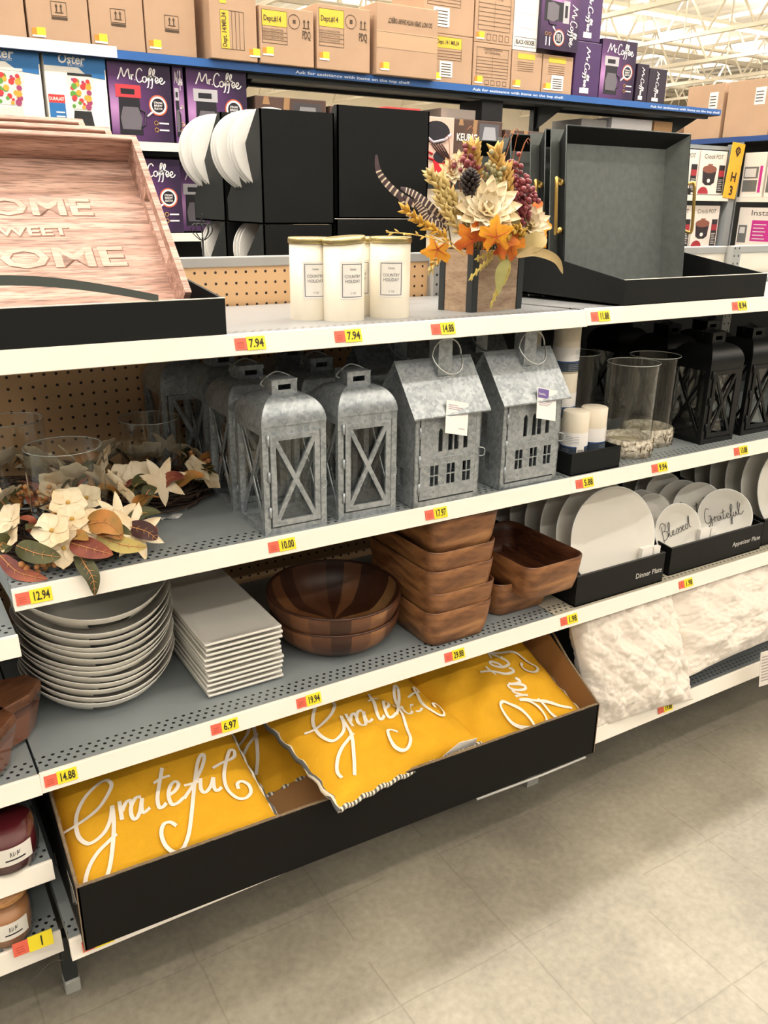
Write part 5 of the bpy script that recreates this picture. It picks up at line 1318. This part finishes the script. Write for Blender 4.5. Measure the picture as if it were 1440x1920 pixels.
# boxes ---------------------------------------------------------------
def carton_box(name, label, x, z, w_, h, d=.3, y=YB+.02, body=CARD, rz=0, art=None, artm=(), group=None, cat='box', yoff=0):
    t = thing(name, label, cat, (x, y, z), (0, 0, rz), group=group)
    mb = MB(); mb.box(0, w_, 0, d, 0, h); bd = obj('carton', mb, body, t, bevel=.003)
    if art:
        mb = MB(); art(mb, w_, h, d); obj('printed_artwork', mb, list(artm), t)
    return t
INK = M('4a3a2a', .7); YLB = M('d6bb3e', .6); ORS = M('f08a2c', .6); PTAG = M('f4e23a', .6)
def arrows(mb, x, z, s_, mi=0):
    for k in (-1, 1):
        mb.prism([(x+k*s_*.25-.06*s_, z), (x+k*s_*.25+.06*s_, z), (x+k*s_*.25+.06*s_, z+.5*s_), (x+k*s_*.25+.16*s_, z+.5*s_), (x+k*s_*.25, z+.8*s_), (x+k*s_*.25-.16*s_, z+.5*s_), (x+k*s_*.25-.06*s_, z+.5*s_)], -.0012, -.0005, 'xz', mi)
    mb.box(x-s_*.45, x+s_*.45, -.0012, -.0005, z-.12*s_, z-.04*s_, mi)
def outline(mb, x0, x1, z0, z1, mi=0, t_=.0015, y=-.001):
    for q in ((x0, x1, z0, z0+t_), (x0, x1, z1-t_, z1), (x0, x0+t_, z0, z1), (x1-t_, x1, z0, z1)): mb.box(q[0], q[1], y, y+.0006, q[2], q[3], mi)
def sticker(mb, x, z, s_=1): mb.box(x, x+.018*s_, -.0016, -.0006, z, z+.03*s_, 2); mb.box(x+.018*s_, x+.05*s_, -.0016, -.0006, z+.004, z+.034*s_, 3); mb.box(x, x+.05*s_, -.0018, -.0010, z, z+.007*s_, 4)
AM = (INK, YLB, ORS, PTAG, WHITE)
def art_arrow(mb, w_, h, d):
    arrows(mb, w_*.52, .115, .035); outline(mb, w_*.52-.03, w_*.52+.03, .1, .15); mb.box(w_*.52-.03, w_*.52+.03, -.0012, -.0005, .088, .097, 0)
    for k in range(3): outline(mb, w_*(.2+.24*k), w_*(.38+.24*k), h*.72, h*.86)
    sticker(mb, .012, .02)
def art_dept(mb, w_, h, d):
    mb.box(w_*.04, w_*.5, -.001, -.0004, h*.66, h*.93, 1); mb.text('Dept.#14', w_*.07, h*.74, .022, 0, y=-.0016, width=w_*.32, bold=True)
    outline(mb, w_*.04, w_*.5, h*.36, h*.93)
    for k in range(3): mb.box(w_*.04, w_*.5, -.0014, -.0008, h*(.56-.07*k), h*(.56-.07*k)+.0012, 0); mb.text('MADE OF CORRUGATED PAPER', w_*.05, h*(.58-.07*k), .008, 0, y=-.0014, width=w_*.38)
    mb.tube([(w_*.63+.028*math.cos(a), -.001, h*.78+.028*math.sin(a)) for a in [2*PI*k/20 for k in range(21)]], .0009, 4, 0)
    mb.box(w_*.61, w_*.66, -.0012, -.0005, h*.75, h*.81, 0)
    arrows(mb, w_*.86, h*.7, .04); mb.text('PDQ', w_*.78, h*.5, .032, 0, y=-.0014, width=w_*.16, bold=True); sticker(mb, .012, h*.14)
def art_dept2(mb, w_, h, d):
    mb.box(w_*.06, w_*.72, -.001, -.0004, h*.72, h*.95, 1); mb.text('Dept. 14 / MR.34', w_*.1, h*.80, .018, 0, y=-.0016, width=w_*.55, bold=True); outline(mb, w_*.06, w_*.72, h*.48, h*.95)
    for k in range(3): mb.box(w_*.06, w_*.72, -.0014, -.0008, h*(.66-.06*k), h*(.66-.06*k)+.0012, 0)
    mb.box(w_*.18, w_*.5, -.002, -.0014, h*.12, h*.45, 4)
    for k in range(5): mb.box(w_*.22, w_*.46, -.0026, -.002, h*(.16+.055*k), h*(.16+.055*k)+.004, 0)
    sticker(mb, .005, .01)
def art_table(mb, w_, h, d):
    mb.text('Opening Dimension', w_*.5, h*.84, .014, 0, y=-.0012, align='c', width=w_*.5); mb.text('of Conforming', w_*.5, h*.76, .014, 0, y=-.0012, align='c', width=w_*.4)
    outline(mb, w_*.08, w_*.92, h*.22, h*.9)
    for k in range(6): mb.box(w_*.08, w_*.92, -.0012, -.0006, h*(.3+.075*k), h*(.3+.075*k)+.0012, 0)
    mb.box(w_*.5, w_*.503, -.0012, -.0006, h*.22, h*.72, 0)
    for k in range(4): outline(mb, w_*(.32+.16*k), w_*(.42+.16*k), h*.05, h*.16)
    sticker(mb, .012, .014)
def art_small(mb, w_, h, d):
    mb.box(w_*.18, w_*.75, -.001, -.0004, h*.8, h*.94, 1)
    for k in range(5): mb.box(w_*.18, w_*.72, -.0012, -.0006, h*(.5+.055*k), h*(.5+.055*k)+.0012, 0)
    sticker(mb, .012, .014)
def art_bar(mb, w_, h, d):
    art_small(mb, w_, h, d); mb.box(w_*.3, w_*.7, -.002, -.0014, h*.08, h*.48, 4)
    for k in range(5): mb.box(w_*.35, w_*.65, -.0026, -.002, h*(.13+.06*k), h*(.13+.06*k)+.004, 0)
def art_sharp(mb, w_, h, d):
    vs, fs, w0 = text_mesh('DO NOT OPEN WITH SHARP OBJECT', True); k = .02/.7; kx = w_*.72/w0
    mb.add([(w_*.9-a*kx, -.0012, h*.8-b*k) for a, b in vs], fs, 0)
    mb.box(.0, w_, -.0008, -.0002, h*.38, h*.62, 5); mb.box(0, w_, -.0012, -.0006, h*.60, h*.603, 0); sticker(mb, .02, .02)
def art_side(mb, w_, h, d):
    mb.box(w_*.22, w_*.40, -.001, -.0004, h*.12, h*.55, 1); mb.text('Dept. 14/MR.34', w_*.34, h*.14, .02, 0, y=-.0015, vert=True, width=h*.38, bold=True); outline(mb, w_*.22, w_*.72, h*.12, h*.55)
    for k in range(3): mb.box(w_*(.46+.08*k), w_*(.46+.08*k)+.0015, -.0012, -.0006, h*.12, h*.55, 0)
    mb.box(w_*.22, w_*.36, -.001, -.0004, h*.62, h*.8, 1); sticker(mb, w_*.82, .02)
R0 = 2.062
for (x, w_, h, art, lb) in [(.34, .275, .34, art_arrow, 'tan carton with up arrows at the far left of the riser'), (.624, .232, .34, art_arrow, 'tan carton with up arrows, second from the left on the riser'), (.862, .216, .34, art_arrow, 'tan carton with up arrows, third from the left on the riser'),
                            (1.084, .216, .34, art_arrow, 'tan carton with up arrows beside the turned carton')]:
    carton_box('cardboard_box', lb, x, R0, w_, h, .35, art=art, artm=AM, group='cartons on the riser shelf')
carton_box('cardboard_box', 'tan carton turned so its side shows, yellow dept panel on its edge', 1.345, R0, .215, .34, .30, y=YB-.03, rz=.02, art=art_side, artm=AM, group='cartons on the riser shelf')
carton_box('cardboard_box', 'tan carton printed Dept.#14 and PDQ, left of the matching one', 1.572, R0, .262, .225, .32, y=YB-.03, art=art_dept, artm=AM, group='cartons on the riser shelf')
carton_box('cardboard_box', 'tan carton printed Dept.#14 and PDQ, right of the matching one', 1.850, R0, .278, .262, .32, y=YB-.03, art=art_dept, artm=AM, group='cartons on the riser shelf')
carton_box('cardboard_box', 'taped tan carton with upside-down warning line', 2.158, R0, .345, .30, .34, y=YB-.04, art=art_sharp, artm=AM+(M('c09f80', .3),), group='cartons on the riser shelf')
carton_box('cardboard_box', 'tan carton with yellow panel and white barcode in the lower row', 2.515, R0, .245, .215, .3, art=art_dept2, artm=AM, group='cartons on the riser shelf')
carton_box('cardboard_box', 'tan carton printed with a ruled table in the lower row', 2.768, R0, .245, .20, .3, art=art_table, artm=AM, group='cartons on the riser shelf')
carton_box('cardboard_box', 'tan carton with yellow panel in the upper row', 2.46, R0+.216, .30, .25, .3, art=art_dept2, artm=AM, group='cartons on the riser shelf')
carton_box('cardboard_box', 'tan carton printed with a ruled table in the upper row', 2.768, R0+.201, .245, .26, .3, art=art_table, artm=AM, group='cartons on the riser shelf')
carton_box('cardboard_box', 'small tan carton with faded yellow panel', 3.02, R0, .205, .185, .3, art=art_small, artm=AM, group='cartons on the riser shelf')
carton_box('cardboard_box', 'small tan carton with white barcode label', 3.232, R0, .215, .185, .3, art=art_bar, artm=AM, group='cartons on the riser shelf')
# printed appliance boxes
SM = [[((x-620)/330, (800-y)/440) for x, y in s_] for s_ in [
    [(668,458),(683,420),(692,392),(697,425),(703,440),(715,415),(727,397),(729,425),(733,452)], [(740,425),(742,455)], [(742,437),(748,426),(754,428)], [(758,452),(760,455)],
    [(800,402),(790,388),(775,400),(767,430),(770,455),(783,465),(802,450)], [(812,430),(800,440),(803,460),(815,460),(820,440),(812,430)],
    [(822,455),(840,420),(850,390),(845,383),(838,400),(834,450),(826,488),(820,490)], [(842,452),(860,420),(868,395),(862,388),(856,410),(852,455),(846,490),(838,492)], [(828,432),(872,425)],
    [(868,455),(882,445),(880,432),(872,434),(867,448),(873,463),(888,453)], [(892,455),(905,444),(903,432),(896,434),(890,448),(897,465),(910,462),(920,448)]]]
def coffee_art(panel, with_table=True):
    def art(mb, w_, h, d):
        mb.add([(0, -.0004, 0), (w_, -.0004, 0), (w_, -.0004, h), (0, -.0004, h)], [(0, 1, 2, 3)], 0)
        strokes(mb, SM, .017, lambda a, b: (a*w_, -.0025, b*h), 1)
        X = lambda a: w_*a; Z = lambda b: h*b
        mb.box(X(.10), X(.50), -.0015, -.0005, Z(.56), Z(.72), 2); mb.box(X(.18), X(.40), -.0018, -.0014, Z(.60), Z(.67), 3)          # control panel
        mb.prism([(X(.12), Z(.08)), (X(.5), Z(.08)), (X(.47), Z(.56)), (X(.14), Z(.56))], -.0011, -.0006, 'xz', 3)
        mb.prism([(X(.17), Z(.15)), (X(.46), Z(.15)), (X(.5), Z(.30)), (X(.44), Z(.44)), (X(.2), Z(.44)), (X(.15), Z(.30))], -.0016, -.001, 'xz', 4)
        mb.tube([(X(.46), -.002, Z(.42)), (X(.55), -.002, Z(.38)), (X(.54), -.002, Z(.22)), (X(.47), -.002, Z(.18))], .003, 5, 3)
        cx, cz, r = X(.77), Z(.48), w_*.145
        n = 28
        for (ra, rb, y, mi) in ((0, r*.72, -.0022, 3), (r*.72, r*.92, -.0020, 1), (r*.92, r*1.06, -.0018, 5)):
            v = [(cx+q*math.cos(2*PI*k/n), y, cz+q*math.sin(2*PI*k/n)) for q in (ra, rb) for k in range(n)]
            mb.add(v, [(k, (k+1) % n, n+(k+1) % n, n+k) for k in range(n)] if ra else [tuple(range(n, 2*n))], mi)
        mb.tube([(cx-r*.7, -.002, cz-r*.7), (cx-r*1.3, -.002, cz-r*1.2)], .004, 5, 1)
        for k, tx in enumerate(('STRONG', 'BREW', 'SELECTOR')): mb.text(tx, cx, cz+r*(.18-.3*k), r*.2, 1, y=-.0026, align='c', width=r*.95, bold=True)
        for k in range(2):
            zz = Z(.25-.09*k); mb.tube([(X(.72)+.008*math.cos(a), -.0015, zz+.008*math.sin(a)) for a in [2*PI*j/12 for j in range(13)]], .0012, 4, 6); mb.box(X(.77), X(.93), -.0015, -.0008, zz-.003, zz+.003, 1)
    return art
PURB = M('35243f', .35, 0, .2, 5); SIL = M('b9b6bb', .35); DKG = M('25232a', .35); CAR = M('6d6870', .3); RCT = M('d8414a', .35); ORNG = M('c8603e', .5); GLDP = M('d8a850', .5)
def coffee_box(label, x, z, w_, h, panel, d=.22, y=YB+.02, rz=0):
    g = gradient_mat('purple_burst', 'bd8cc2', '5e3a6a', '33243f', w_, h)
    return carton_box('coffee_maker_box', label, x, z, w_, h, d, y, PURB, rz, coffee_art(panel), (g, M('f5f0ee', .5), panel, DKG, CAR, ORNG, GLDP), group='purple coffee maker boxes')
coffee_box('purple coffee maker box picturing a red-topped machine', .912, 1.724, .262, .298, RCT)
coffee_box('purple coffee maker box picturing a silver-topped machine', 1.245, 1.724, .275, .306, SIL)
coffee_box('purple coffee maker box seen side-on between the two front ones', 1.185, 1.724, .045, .30, SIL, .25)
coffee_box('purple coffee maker box on the lower shelf, half behind the wooden tray', .93, 1.356, .262, .30, RCT)
coffee_box('purple coffee maker box on the lower shelf beside the wire pumpkin', 1.215, 1.356, .262, .285, SIL, y=YB+.14)
def blender_art(mb, w_, h, d):
    mb.box(0, w_, -.0008, 0, h*.86, h, 1); mb.prism([(w_*.55, h*.86), (w_*.98, h*.86), (w_*.98, h*.74), (w_*.7, h*.76)], -.0012, 0, 'xz', 1)
    mb.text('Oster', w_*.22, h*.90, .034, 2, y=-.0016, width=w_*.44, italic=.15, bold=True); mb.text('BUILT TO LAST', w_*.38, h*.87, .009, 2, y=-.0016, width=w_*.26)
    mb.prism([(w_*.42, h*.36), (w_*.70, h*.36), (w_*.78, h*.76), (w_*.34, h*.76)], -.001, -.0004, 'xz', 3)
    rnd = random.Random(5)
    for k in range(30):
        x, z = w_*rnd.uniform(.42, .70), h*rnd.uniform(.38, .72); s_ = rnd.uniform(.006, .013)
        mb.prism([(x+s_*math.cos(a), z+s_*math.sin(a)) for a in [2*PI*j/7 for j in range(7)]], -.0018-.00001*k, -.001, 'xz', [4, 5, 6, 7][k % 4])
    mb.prism([(w_*.36, h*.03), (w_*.76, h*.03), (w_*.70, h*.34), (w_*.42, h*.34)], -.001, -.0004, 'xz', 8); mb.box(w_*.44, w_*.68, -.0016, -.001, h*.06, h*.16, 3)
    mb.box(w_*.36, w_*.76, -.0016, -.0004, h*.76, h*.79, 8)
    mb.box(w_*.02, w_*.28, -.001, -.0004, h*.42, h*.52, 4); mb.box(w_*.02, w_*.28, -.001, -.0004, h*.02, h*.42, 1); mb.text('DURALAST', w_*.03, h*.45, .012, 2, y=-.0018, width=w_*.24, bold=True)
    for k in range(5): mb.box(w_*.12, w_*.26, -.0016, -.001, h*(.1+.05*k), h*(.1+.05*k)+.005, 2)
BAM = (WHITE, M('2a6fae', .45), WHITE, M('d9dcd8', .4), M('d23a3a', .5), M('e8a23a', .5), M('5c9a3c', .5), M('a0406a', .5), M('2a2a2c', .4))
carton_box('blender_box', 'white and blue blender box at the left picturing a white base', .37, 1.724, .28, .305, .25, body=WHITE, art=blender_art, artm=BAM[:8]+(M('d9d6d0', .4),), group='blender boxes')
carton_box('blender_box', 'white and blue blender box beside the purple ones picturing a black base', .665, 1.724, .24, .305, .25, body=WHITE, art=blender_art, artm=BAM, group='blender boxes')
# purple boxes on top of the riser, right
g1 = SIL
coffee_box('upright purple coffee maker box on the right of the riser', 3.655, R0, .27, .30, SIL)
def spine(mb, w_, h, d):
    strokes(mb, [[(b*.9, a*1.0) for a, b in s_] for s_ in SM], .02, lambda a, b: (w_*(.75-(a-.75)*1.9 if False else .75-(a-.76)*1.9), -.002, h*(.97-b*.9)), 0) if False else None
    vs = []
    strokes(mb, SM, .022, lambda a, b: (w_*(.45+(b-.83)*2.2*(h/w_)*.35), -.0025, h*(1.05-a)), 0)
    mb.box(w_*.25, w_*.6, -.0015, -.0005, h*.06, h*.16, 1)
for (x, w_, z, h, lb, bd) in [(3.46, .19, R0, .27, 'purple coffee maker box spine facing out beneath the sideways box', M('4c3162', .35, 0, .2, 6)), (3.945, .095, R0, .20, 'dark coffee maker box spine facing out, right of the upright purple one', M('2a1f30', .35)),
                              (4.045, .15, R0, .185, 'dark coffee maker box last on the riser', M('2d2433', .35))]:
    carton_box('coffee_maker_box', lb, x, z, w_, h, .25, body=bd, art=spine, artm=(M('f0ebee', .5), WHITE), group='dark coffee maker boxes')
t = coffee_box('purple coffee maker box lying on its side on top of the riser cartons', 3.18, R0+.275, .26, .27, SIL)
t.rotation_euler = (0, PI/2, 0); t.location = (3.18, YB+.0, R0+.465)
carton_box('coffee_maker_box', 'purple coffee maker box spine beside the sideways box', 3.46, R0+.272, .17, .27, .25, body=M('4c3162', .35, 0, .2, 6), art=spine, artm=(M('f0ebee', .5), WHITE), group='dark coffee maker boxes')
def bd_art(mb, w_, h, d):
    mb.text('BLACK+DECKER', w_*.5, .03, .02, 0, y=-.0012, align='c', width=w_*.8, bold=True); outline(mb, w_*.05, w_*.95, .018, .062, 0)
    for a, b in ((.1, .4), (.5, .4), (.1, .65), (.5, .65)): mb.box(w_*a, w_*(a+.3), -.001, -.0003, h*b, h*(b+.18), 1)
carton_box('appliance_box', 'white appliance box standing on the small riser cartons', 3.02, R0+.187, .16, .26, .25, body=WHITE, art=bd_art, artm=(INK, M('dcd6e0', .5)))
# keurig shelf seen under the riser
t = rail('s', 'dark shelf under the brown coffee brewer boxes', 1.53, 4.5, 1.60, DARKM, deck=DARKM)
def keurig_art(word_x, body_m):
    def art(mb, w_, h, d):
        mb.box(w_*.52, w_*.93, -.0012, -.0004, h*.35, h*.95, 1); mb.prism([(w_*.56, h*.55), (w_*.9, h*.55), (w_*.84, h*.9), (w_*.62, h*.9)], -.002, -.001, 'xz', 2)
        mb.prism([(w_*.3, h*.0), (w_*.4, 0), (w_*.48, h), (w_*.4, h)], -.001, -.0004, 'xz', 3); mb.prism([(w_*.1, h*.9), (w_*.2, h*.9), (w_*.18, h), (w_*.12, h)], -.001, -.0004, 'xz', 3)
        mb.text('KEURIG', w_*.06, h*.66, .034, 0, y=-.0022, width=w_*.42, bold=True)
        for k in range(5): a = .12+.16*k; mb.prism([(w_*a+.012*math.cos(q), h*.3+.012*math.sin(q)) for q in [2*PI*j/10 for j in range(10)]], -.001, -.0004, 'xz', 3)
    return art
KB_ = M('5a4238', .45, 0, .25, 6)
for (x, w_, z, h, m1, m2, lb) in [(1.56, .36, 1.602, .335, M('4a4648', .3), M('8a888a', .3), 'brown coffee brewer box just right of the silver-topped purple box'), (1.94, .42, 1.602, .315, M('4a4648', .3), M('8a888a', .3), 'brown coffee brewer box hidden behind the tall black display'),
                                  (2.66, .32, 1.602, .30, M('5b5a60', .3), M('a8a8ae', .3), 'brown coffee brewer box picturing a grey brewer above the flowers'), (3.0, .33, 1.602, .265, RCT, M('e0666a', .3), 'brown coffee brewer box picturing a red brewer'), (3.35, .2, 1.602, .27, KB_, KB_, 'brown coffee brewer box at the right beside the galvanised tray')]:
    carton_box('coffee_brewer_box', lb, x, z, w_, h, .25, body=KB_, art=keurig_art(0, m1), artm=(WHITE, m1, m2, M('a07a54', .5)), group='brown coffee brewer boxes')
def mug_art(mb, w_, h, d):
    n = 20
    mb.prism([(w_*.45+w_*.42*math.cos(a), h*.76+h*.18*math.sin(a)) for a in [2*PI*k/n for k in range(n)]], -.001, -.0004, 'xz', 0)
    mb.tube([(w_*.1, -.002, h*.7), (w_*.35, -.002, h*.6), (w_*.7, -.002, h*.65), (w_*.9, -.002, h*.74)], .008, 6, 2)
    for k in range(5): mb.tube([(w_*(.3+.08*k), -.001, h*.58), (w_*(.42+.08*k), -.001, h*.5), (w_*(.7+.05*k), -.001, h*.36)], .004, 5, 3)
    mb.prism([(w_*.62+w_*.25*math.cos(a), h*.38+h*.1*math.sin(a)) for a in [2*PI*k/n for k in range(n)]], -.002, -.0012, 'xz', 0)
    mb.prism([(w_*.38, h*.14), (w_*.85, h*.14), (w_*.87, h*.34), (w_*.36, h*.34)], -.0014, -.0006, 'xz', 1)
    mb.tube([(w_*.37, -.002, h*.33), (w_*.2, -.002, h*.36), (w_*.18, -.002, h*.46), (w_*.34, -.002, h*.42)], .006, 6, 1)
carton_box('coffee_brewer_box', 'pale brewer box picturing a red mug above the flowers', 2.45, 1.602, .20, .30, .25, y=YB, body=M('d9b8a8', .5), art=mug_art, artm=(DKG, M('c8202e', .4), M('b9aab4', .3), M('5a3a34', .5)), group='brown coffee brewer boxes')
for (x, w_, z, h, c, lb) in [(2.60, .22, 1.905, .045, 'b5a9a2', 'flat grey carton lying on the brewer boxes'), (2.86, .14, 1.905, .10, '1d1d22', 'dark carton standing on the brewer boxes under the riser')]:
    mb = MB(); mb.box(0, w_, 0, .2, 0, h); o = obj('cardboard_box', mb, M(c, .5), loc=(x, YB+.05, z), bevel=.002); tag(o, lb, 'box')
# far aisle things visible through the gap
mb = MB()
for k in range(12): mb.box(0, .5, 0, .25, 0, 0)
for (x, y, z, w_, h, c, lb, sh) in [(5.6, 8.0, 2.25, .5, .3, 'c23a3a', 'red carton far off under the riser', 0), (6.2, 8.0, 2.25, .22, .25, '3aa3a6', 'teal carton far off under the riser', 0), (6.9, 8.0, 2.25, .2, .25, '3aa3a6', 'second teal carton far off under the riser', 0)]:
    mb = MB(); mb.box(0, w_, 0, .4, 0, h); o = obj('cardboard_box', mb, M(c, .5), loc=(x, y, z)); tag(o, lb, 'box')
t = thing('gondola_frame', 'pale gondola far off beyond the second aisle', 'shelving', (2, 8.0, 0))
mb = MB(); mb.box(0, 12, .4, .45, 0, 2.25); obj('back_panel', mb, M('cfc6b8', .7), t)
mb = MB()
for z in (.3, .8, 1.3, 1.8, 2.22): mb.box(0, 12, 0, .45, z, z+.03)
obj('shelf_board', mb, WHITE_METAL, t)

# ------------------------------------------------------------------ slow cooker shelves, aisle sign, far right gondola
rail('s', 'white shelf under the slow cooker boxes', 3.9, 4.87, 1.562, deck=DECK)
rail('s', 'white shelf under the lower slow cooker boxes', 3.9, 4.87, 1.235, deck=DECK)
mb = MB(); mb.box(3.9, 4.93, 3.0, 3.02, 0, 1.86); o = obj('gondola_frame', mb, DARKM); tag(o, 'dark panel behind the slow cooker boxes', 'shelving')
def crock_art(mb, w_, h, d):
    mb.text('Crock', w_*.12, h*.82, .026, 0, y=-.0012, width=w_*.42); mb.text('POT', w_*.57, h*.82, .026, 0, y=-.0012, width=w_*.28)
    n = 24; cx, cz = w_*.38, h*.42
    mb.prism([(cx+w_*.27*math.cos(a), cz+h*.16+h*.09*math.sin(a)) for a in [2*PI*k/n for k in range(n)]], -.0014, -.0008, 'xz', 2)
    mb.prism([(cx-w_*.26, cz+h*.14), (cx-w_*.22, cz-h*.14), (cx-w_*.1, cz-h*.2), (cx+w_*.1, cz-h*.2), (cx+w_*.22, cz-h*.14), (cx+w_*.26, cz+h*.14)], -.0012, -.0004, 'xz', 1)
    mb.prism([(cx+w_*.06*math.cos(a), cz-h*.1+h*.045*math.sin(a)) for a in [2*PI*k/n for k in range(n)]], -.002, -.0012, 'xz', 4)
    mb.box(cx-w_*.08, cx+w_*.1, -.0016, -.001, cz+h*.25, cz+h*.28, 2); mb.box(w_*.74, w_*.96, -.001, -.0004, h*.05, h*.68, 1); mb.box(w_*.75, w_*.95, -.0016, -.001, h*.42, h*.56, 3)
    for k in range(7): mb.box(w_*.77, w_*(.93-.02*(k % 3)), -.0016, -.001, h*(.1+.04*k), h*(.1+.04*k)+.003, 4)
    mb.prism([(w_*.22+w_*.2*math.cos(a), h*.02+h*.16*math.sin(a)) for a in [PI*k/12 for k in range(13)]], -.0016, -.001, 'xz', 3)
CAM_ = (M('4a4038', .6), M('2c2b2d', .4), M('8a5546', .5), M('a8323c', .5), WHITE); IV = M('efe6dc', .5)
CB = carton_box('slow_cooker_box', 'white slow cooker box on the upper shelf beside the aisle sign', 4.585, 1.565, .25, .262, .2, body=IV, art=crock_art, artm=CAM_, group='white slow cooker boxes')
dup(CB, 'white slow cooker box partly hidden by the galvanised tray', (4.32, YB+.02, 1.565)); dup(CB, 'white slow cooker box on the lower shelf by the post', (4.585, YB+.02, 1.237)); dup(CB, 'white slow cooker box on the lower shelf behind the gold handle', (4.32, YB+.02, 1.237))
t = thing('aisle_post', 'grey steel gondola post behind the yellow aisle sign', 'post', (4.875, YB, 0)); mb = MB(); mb.box(0, .06, 0, .06, 0, 1.87); obj('post', mb, M('8d9294', .5), t)
t = thing('aisle_sign', 'tall yellow aisle sign reading H 3', 'sign', (4.81, YB-.0075, 1.55), (0, math.radians(5), 0))
mb = MB(); mb.box(0, .125, 0, .006, 0, .335); obj('panel', mb, M('f3b836', .45), t, bevel=.002)
mb = MB(); mb.text('H', .0625, .105, .055, y=-.002, align='c', bold=True); mb.text('3', .0625, .022, .055, y=-.002, align='c', bold=True)
mb.prism([(.0625+a, .285+b) for a, b in ((0, -.035), (.012, -.018), (.026, 0), (.02, .018), (0, .03), (-.02, .018), (-.026, 0), (-.012, -.018))], -.0015, -.0005, 'xz'); obj('printed_letters', mb, M('3a2a20', .6), t)
mb = MB()
for a, b in ((0, .01), (.009, 0), (-.009, 0), (0, -.01)): mb.prism([(.0625+a+.004*math.cos(q), .288+b+.004*math.sin(q)) for q in [2*PI*j/8 for j in range(8)]], -.0022, -.0016, 'xz')
obj('symbol_dots', mb, M('f3b836', .45), t)
# perpendicular gondola at x = 5
t = thing('gondola_frame', 'gondola crossing behind the aisle sign with microwave and cooker boxes', 'shelving', (5.0, 0, 0))
mb = MB(); mb.box(.5, .53, .6, 6, 0, 1.92); obj('back_panel', mb, DARKM, t)
for z in (1.245, 1.555):
    mb = MB(); mb.box(-.004, .5, .6, 2.55, z-.03, z); obj('shelf_board', mb, WHITE_METAL, t)
mb = MB(); mb.box(.0, .52, .6, 6, 1.89, 1.92); obj('riser_deck', mb, DARKM, t)
mb = MB(); mb.box(-.008, 0, .6, 6, 1.893, 1.925); obj('blue_edge_strip', mb, M('2b4a86', .4), t)
mb = MB(); mb.box(-.01, 0, 2.53, 2.6, 0, 1.89); obj('post', mb, M('8d9294', .5), t)
def side_box(name, label, y, z, w_, h, body, art, artm, group):
    t = thing(name, label, 'box', (5.01, y, z), (0, 0, -PI/2), group=group)
    mb = MB(); mb.box(0, w_, 0, .3, 0, h); obj('carton', mb, body, t, bevel=.002)
    mb = MB(); art(mb, w_, h, .3); obj('printed_artwork', mb, list(artm), t); return t
def oven_art(mb, w_, h, d):
    mb.box(w_*.08, w_*.72, -.001, -.0004, h*.42, h*.68, 1); mb.box(w_*.08, w_*.72, -.001, -.0004, h*.12, h*.38, 1); mb.box(w_*.12, w_*.62, -.0016, -.001, h*.45, h*.64, 3); mb.box(w_*.78, w_*.9, -.001, -.0004, h*.1, h*.7, 2)
def inst_art(mb, w_, h, d):
    mb.text('Instant', w_*.25, h*.80, .034, 0, y=-.0012, width=w_*.55); mb.box(w_*.3, w_*.72, -.001, -.0004, h*.15, h*.68, 2)
    for k in range(5): mb.box(w_*.34, w_*(.6-.03*(k % 2)), -.0016, -.001, h*(.2+.09*k), h*(.2+.09*k)+.006, 3)
    for a in (.03, .78): mb.box(w_*a, w_*(a+.18), -.001, -.0004, h*.1, h*.55, 1); mb.box(w_*(a+.03), w_*(a+.14), -.0016, -.001, h*.34, h*.5, 3)
OM = (M('5a5450', .6), M('6c6c6a', .4), M('c2308a', .5), M('d8d4d0', .4))
side_box('toaster_oven_box', 'white oven box with pink edge right of the aisle sign', 2.52, 1.556, .165, .27, IV, oven_art, OM, 'white and pink appliance boxes')
side_box('pressure_cooker_box', 'white and pink cooker box at the right edge, upper shelf', 2.34, 1.556, .32, .27, IV, inst_art, OM, 'white and pink appliance boxes')
side_box('pressure_cooker_box', 'white and pink cooker box on the lower shelf at the right edge', 2.50, 1.246, .36, .245, IV, inst_art, OM, 'white and pink appliance boxes')
def big_art(mb, w_, h, d):
    mb.box(w_*.62, w_*.85, -.001, -.0004, h*.55, h*.85, 1)
    for k in range(4): mb.box(w_*.64, w_*.80, -.0016, -.001, h*(.6+.055*k), h*(.6+.055*k)+.006, 0)
for (y, w_, h, lb) in [(3.62, .50, .30, 'large tan carton on the far right riser, furthest back'), (3.05, .30, .335, 'large tan carton on the far right riser beside the blue strip end'), (2.72, .34, .335, 'large tan carton with white label at the top right'), (2.36, .5, .335, 'large tan carton cut off by the right edge of the photo')]:
    side_box('cardboard_box', lb, y, 1.925, w_, h if h > .31 else .22, CARD, big_art, (INK, WHITE), 'large cartons on the far right riser')
# small goods under the riser at right
for (x, w_, h, c, lb) in [(3.62, .2, .10, '8a8684', 'grey carton under the right end of the riser'), (3.86, .34, .12, 'd9d6d8', 'white carton with blue seal under the riser'), (4.22, .16, .12, 'b48d62', 'small tan carton beside the riser post')]:
    mb = MB(); mb.box(0, w_, 0, .25, 0, h); o = obj('cardboard_box', mb, M(c, .6), loc=(x, YB+.1, 1.86-.0), bevel=.002); tag(o, lb, 'box')
mb = MB(); mb.box(3.5, 4.87, YB+.04, YB+.5, 1.835, 1.858); o = obj('metal_shelf', mb, DECK); tag(o, 'thin grey shelf above the slow cookers', 'shelf')
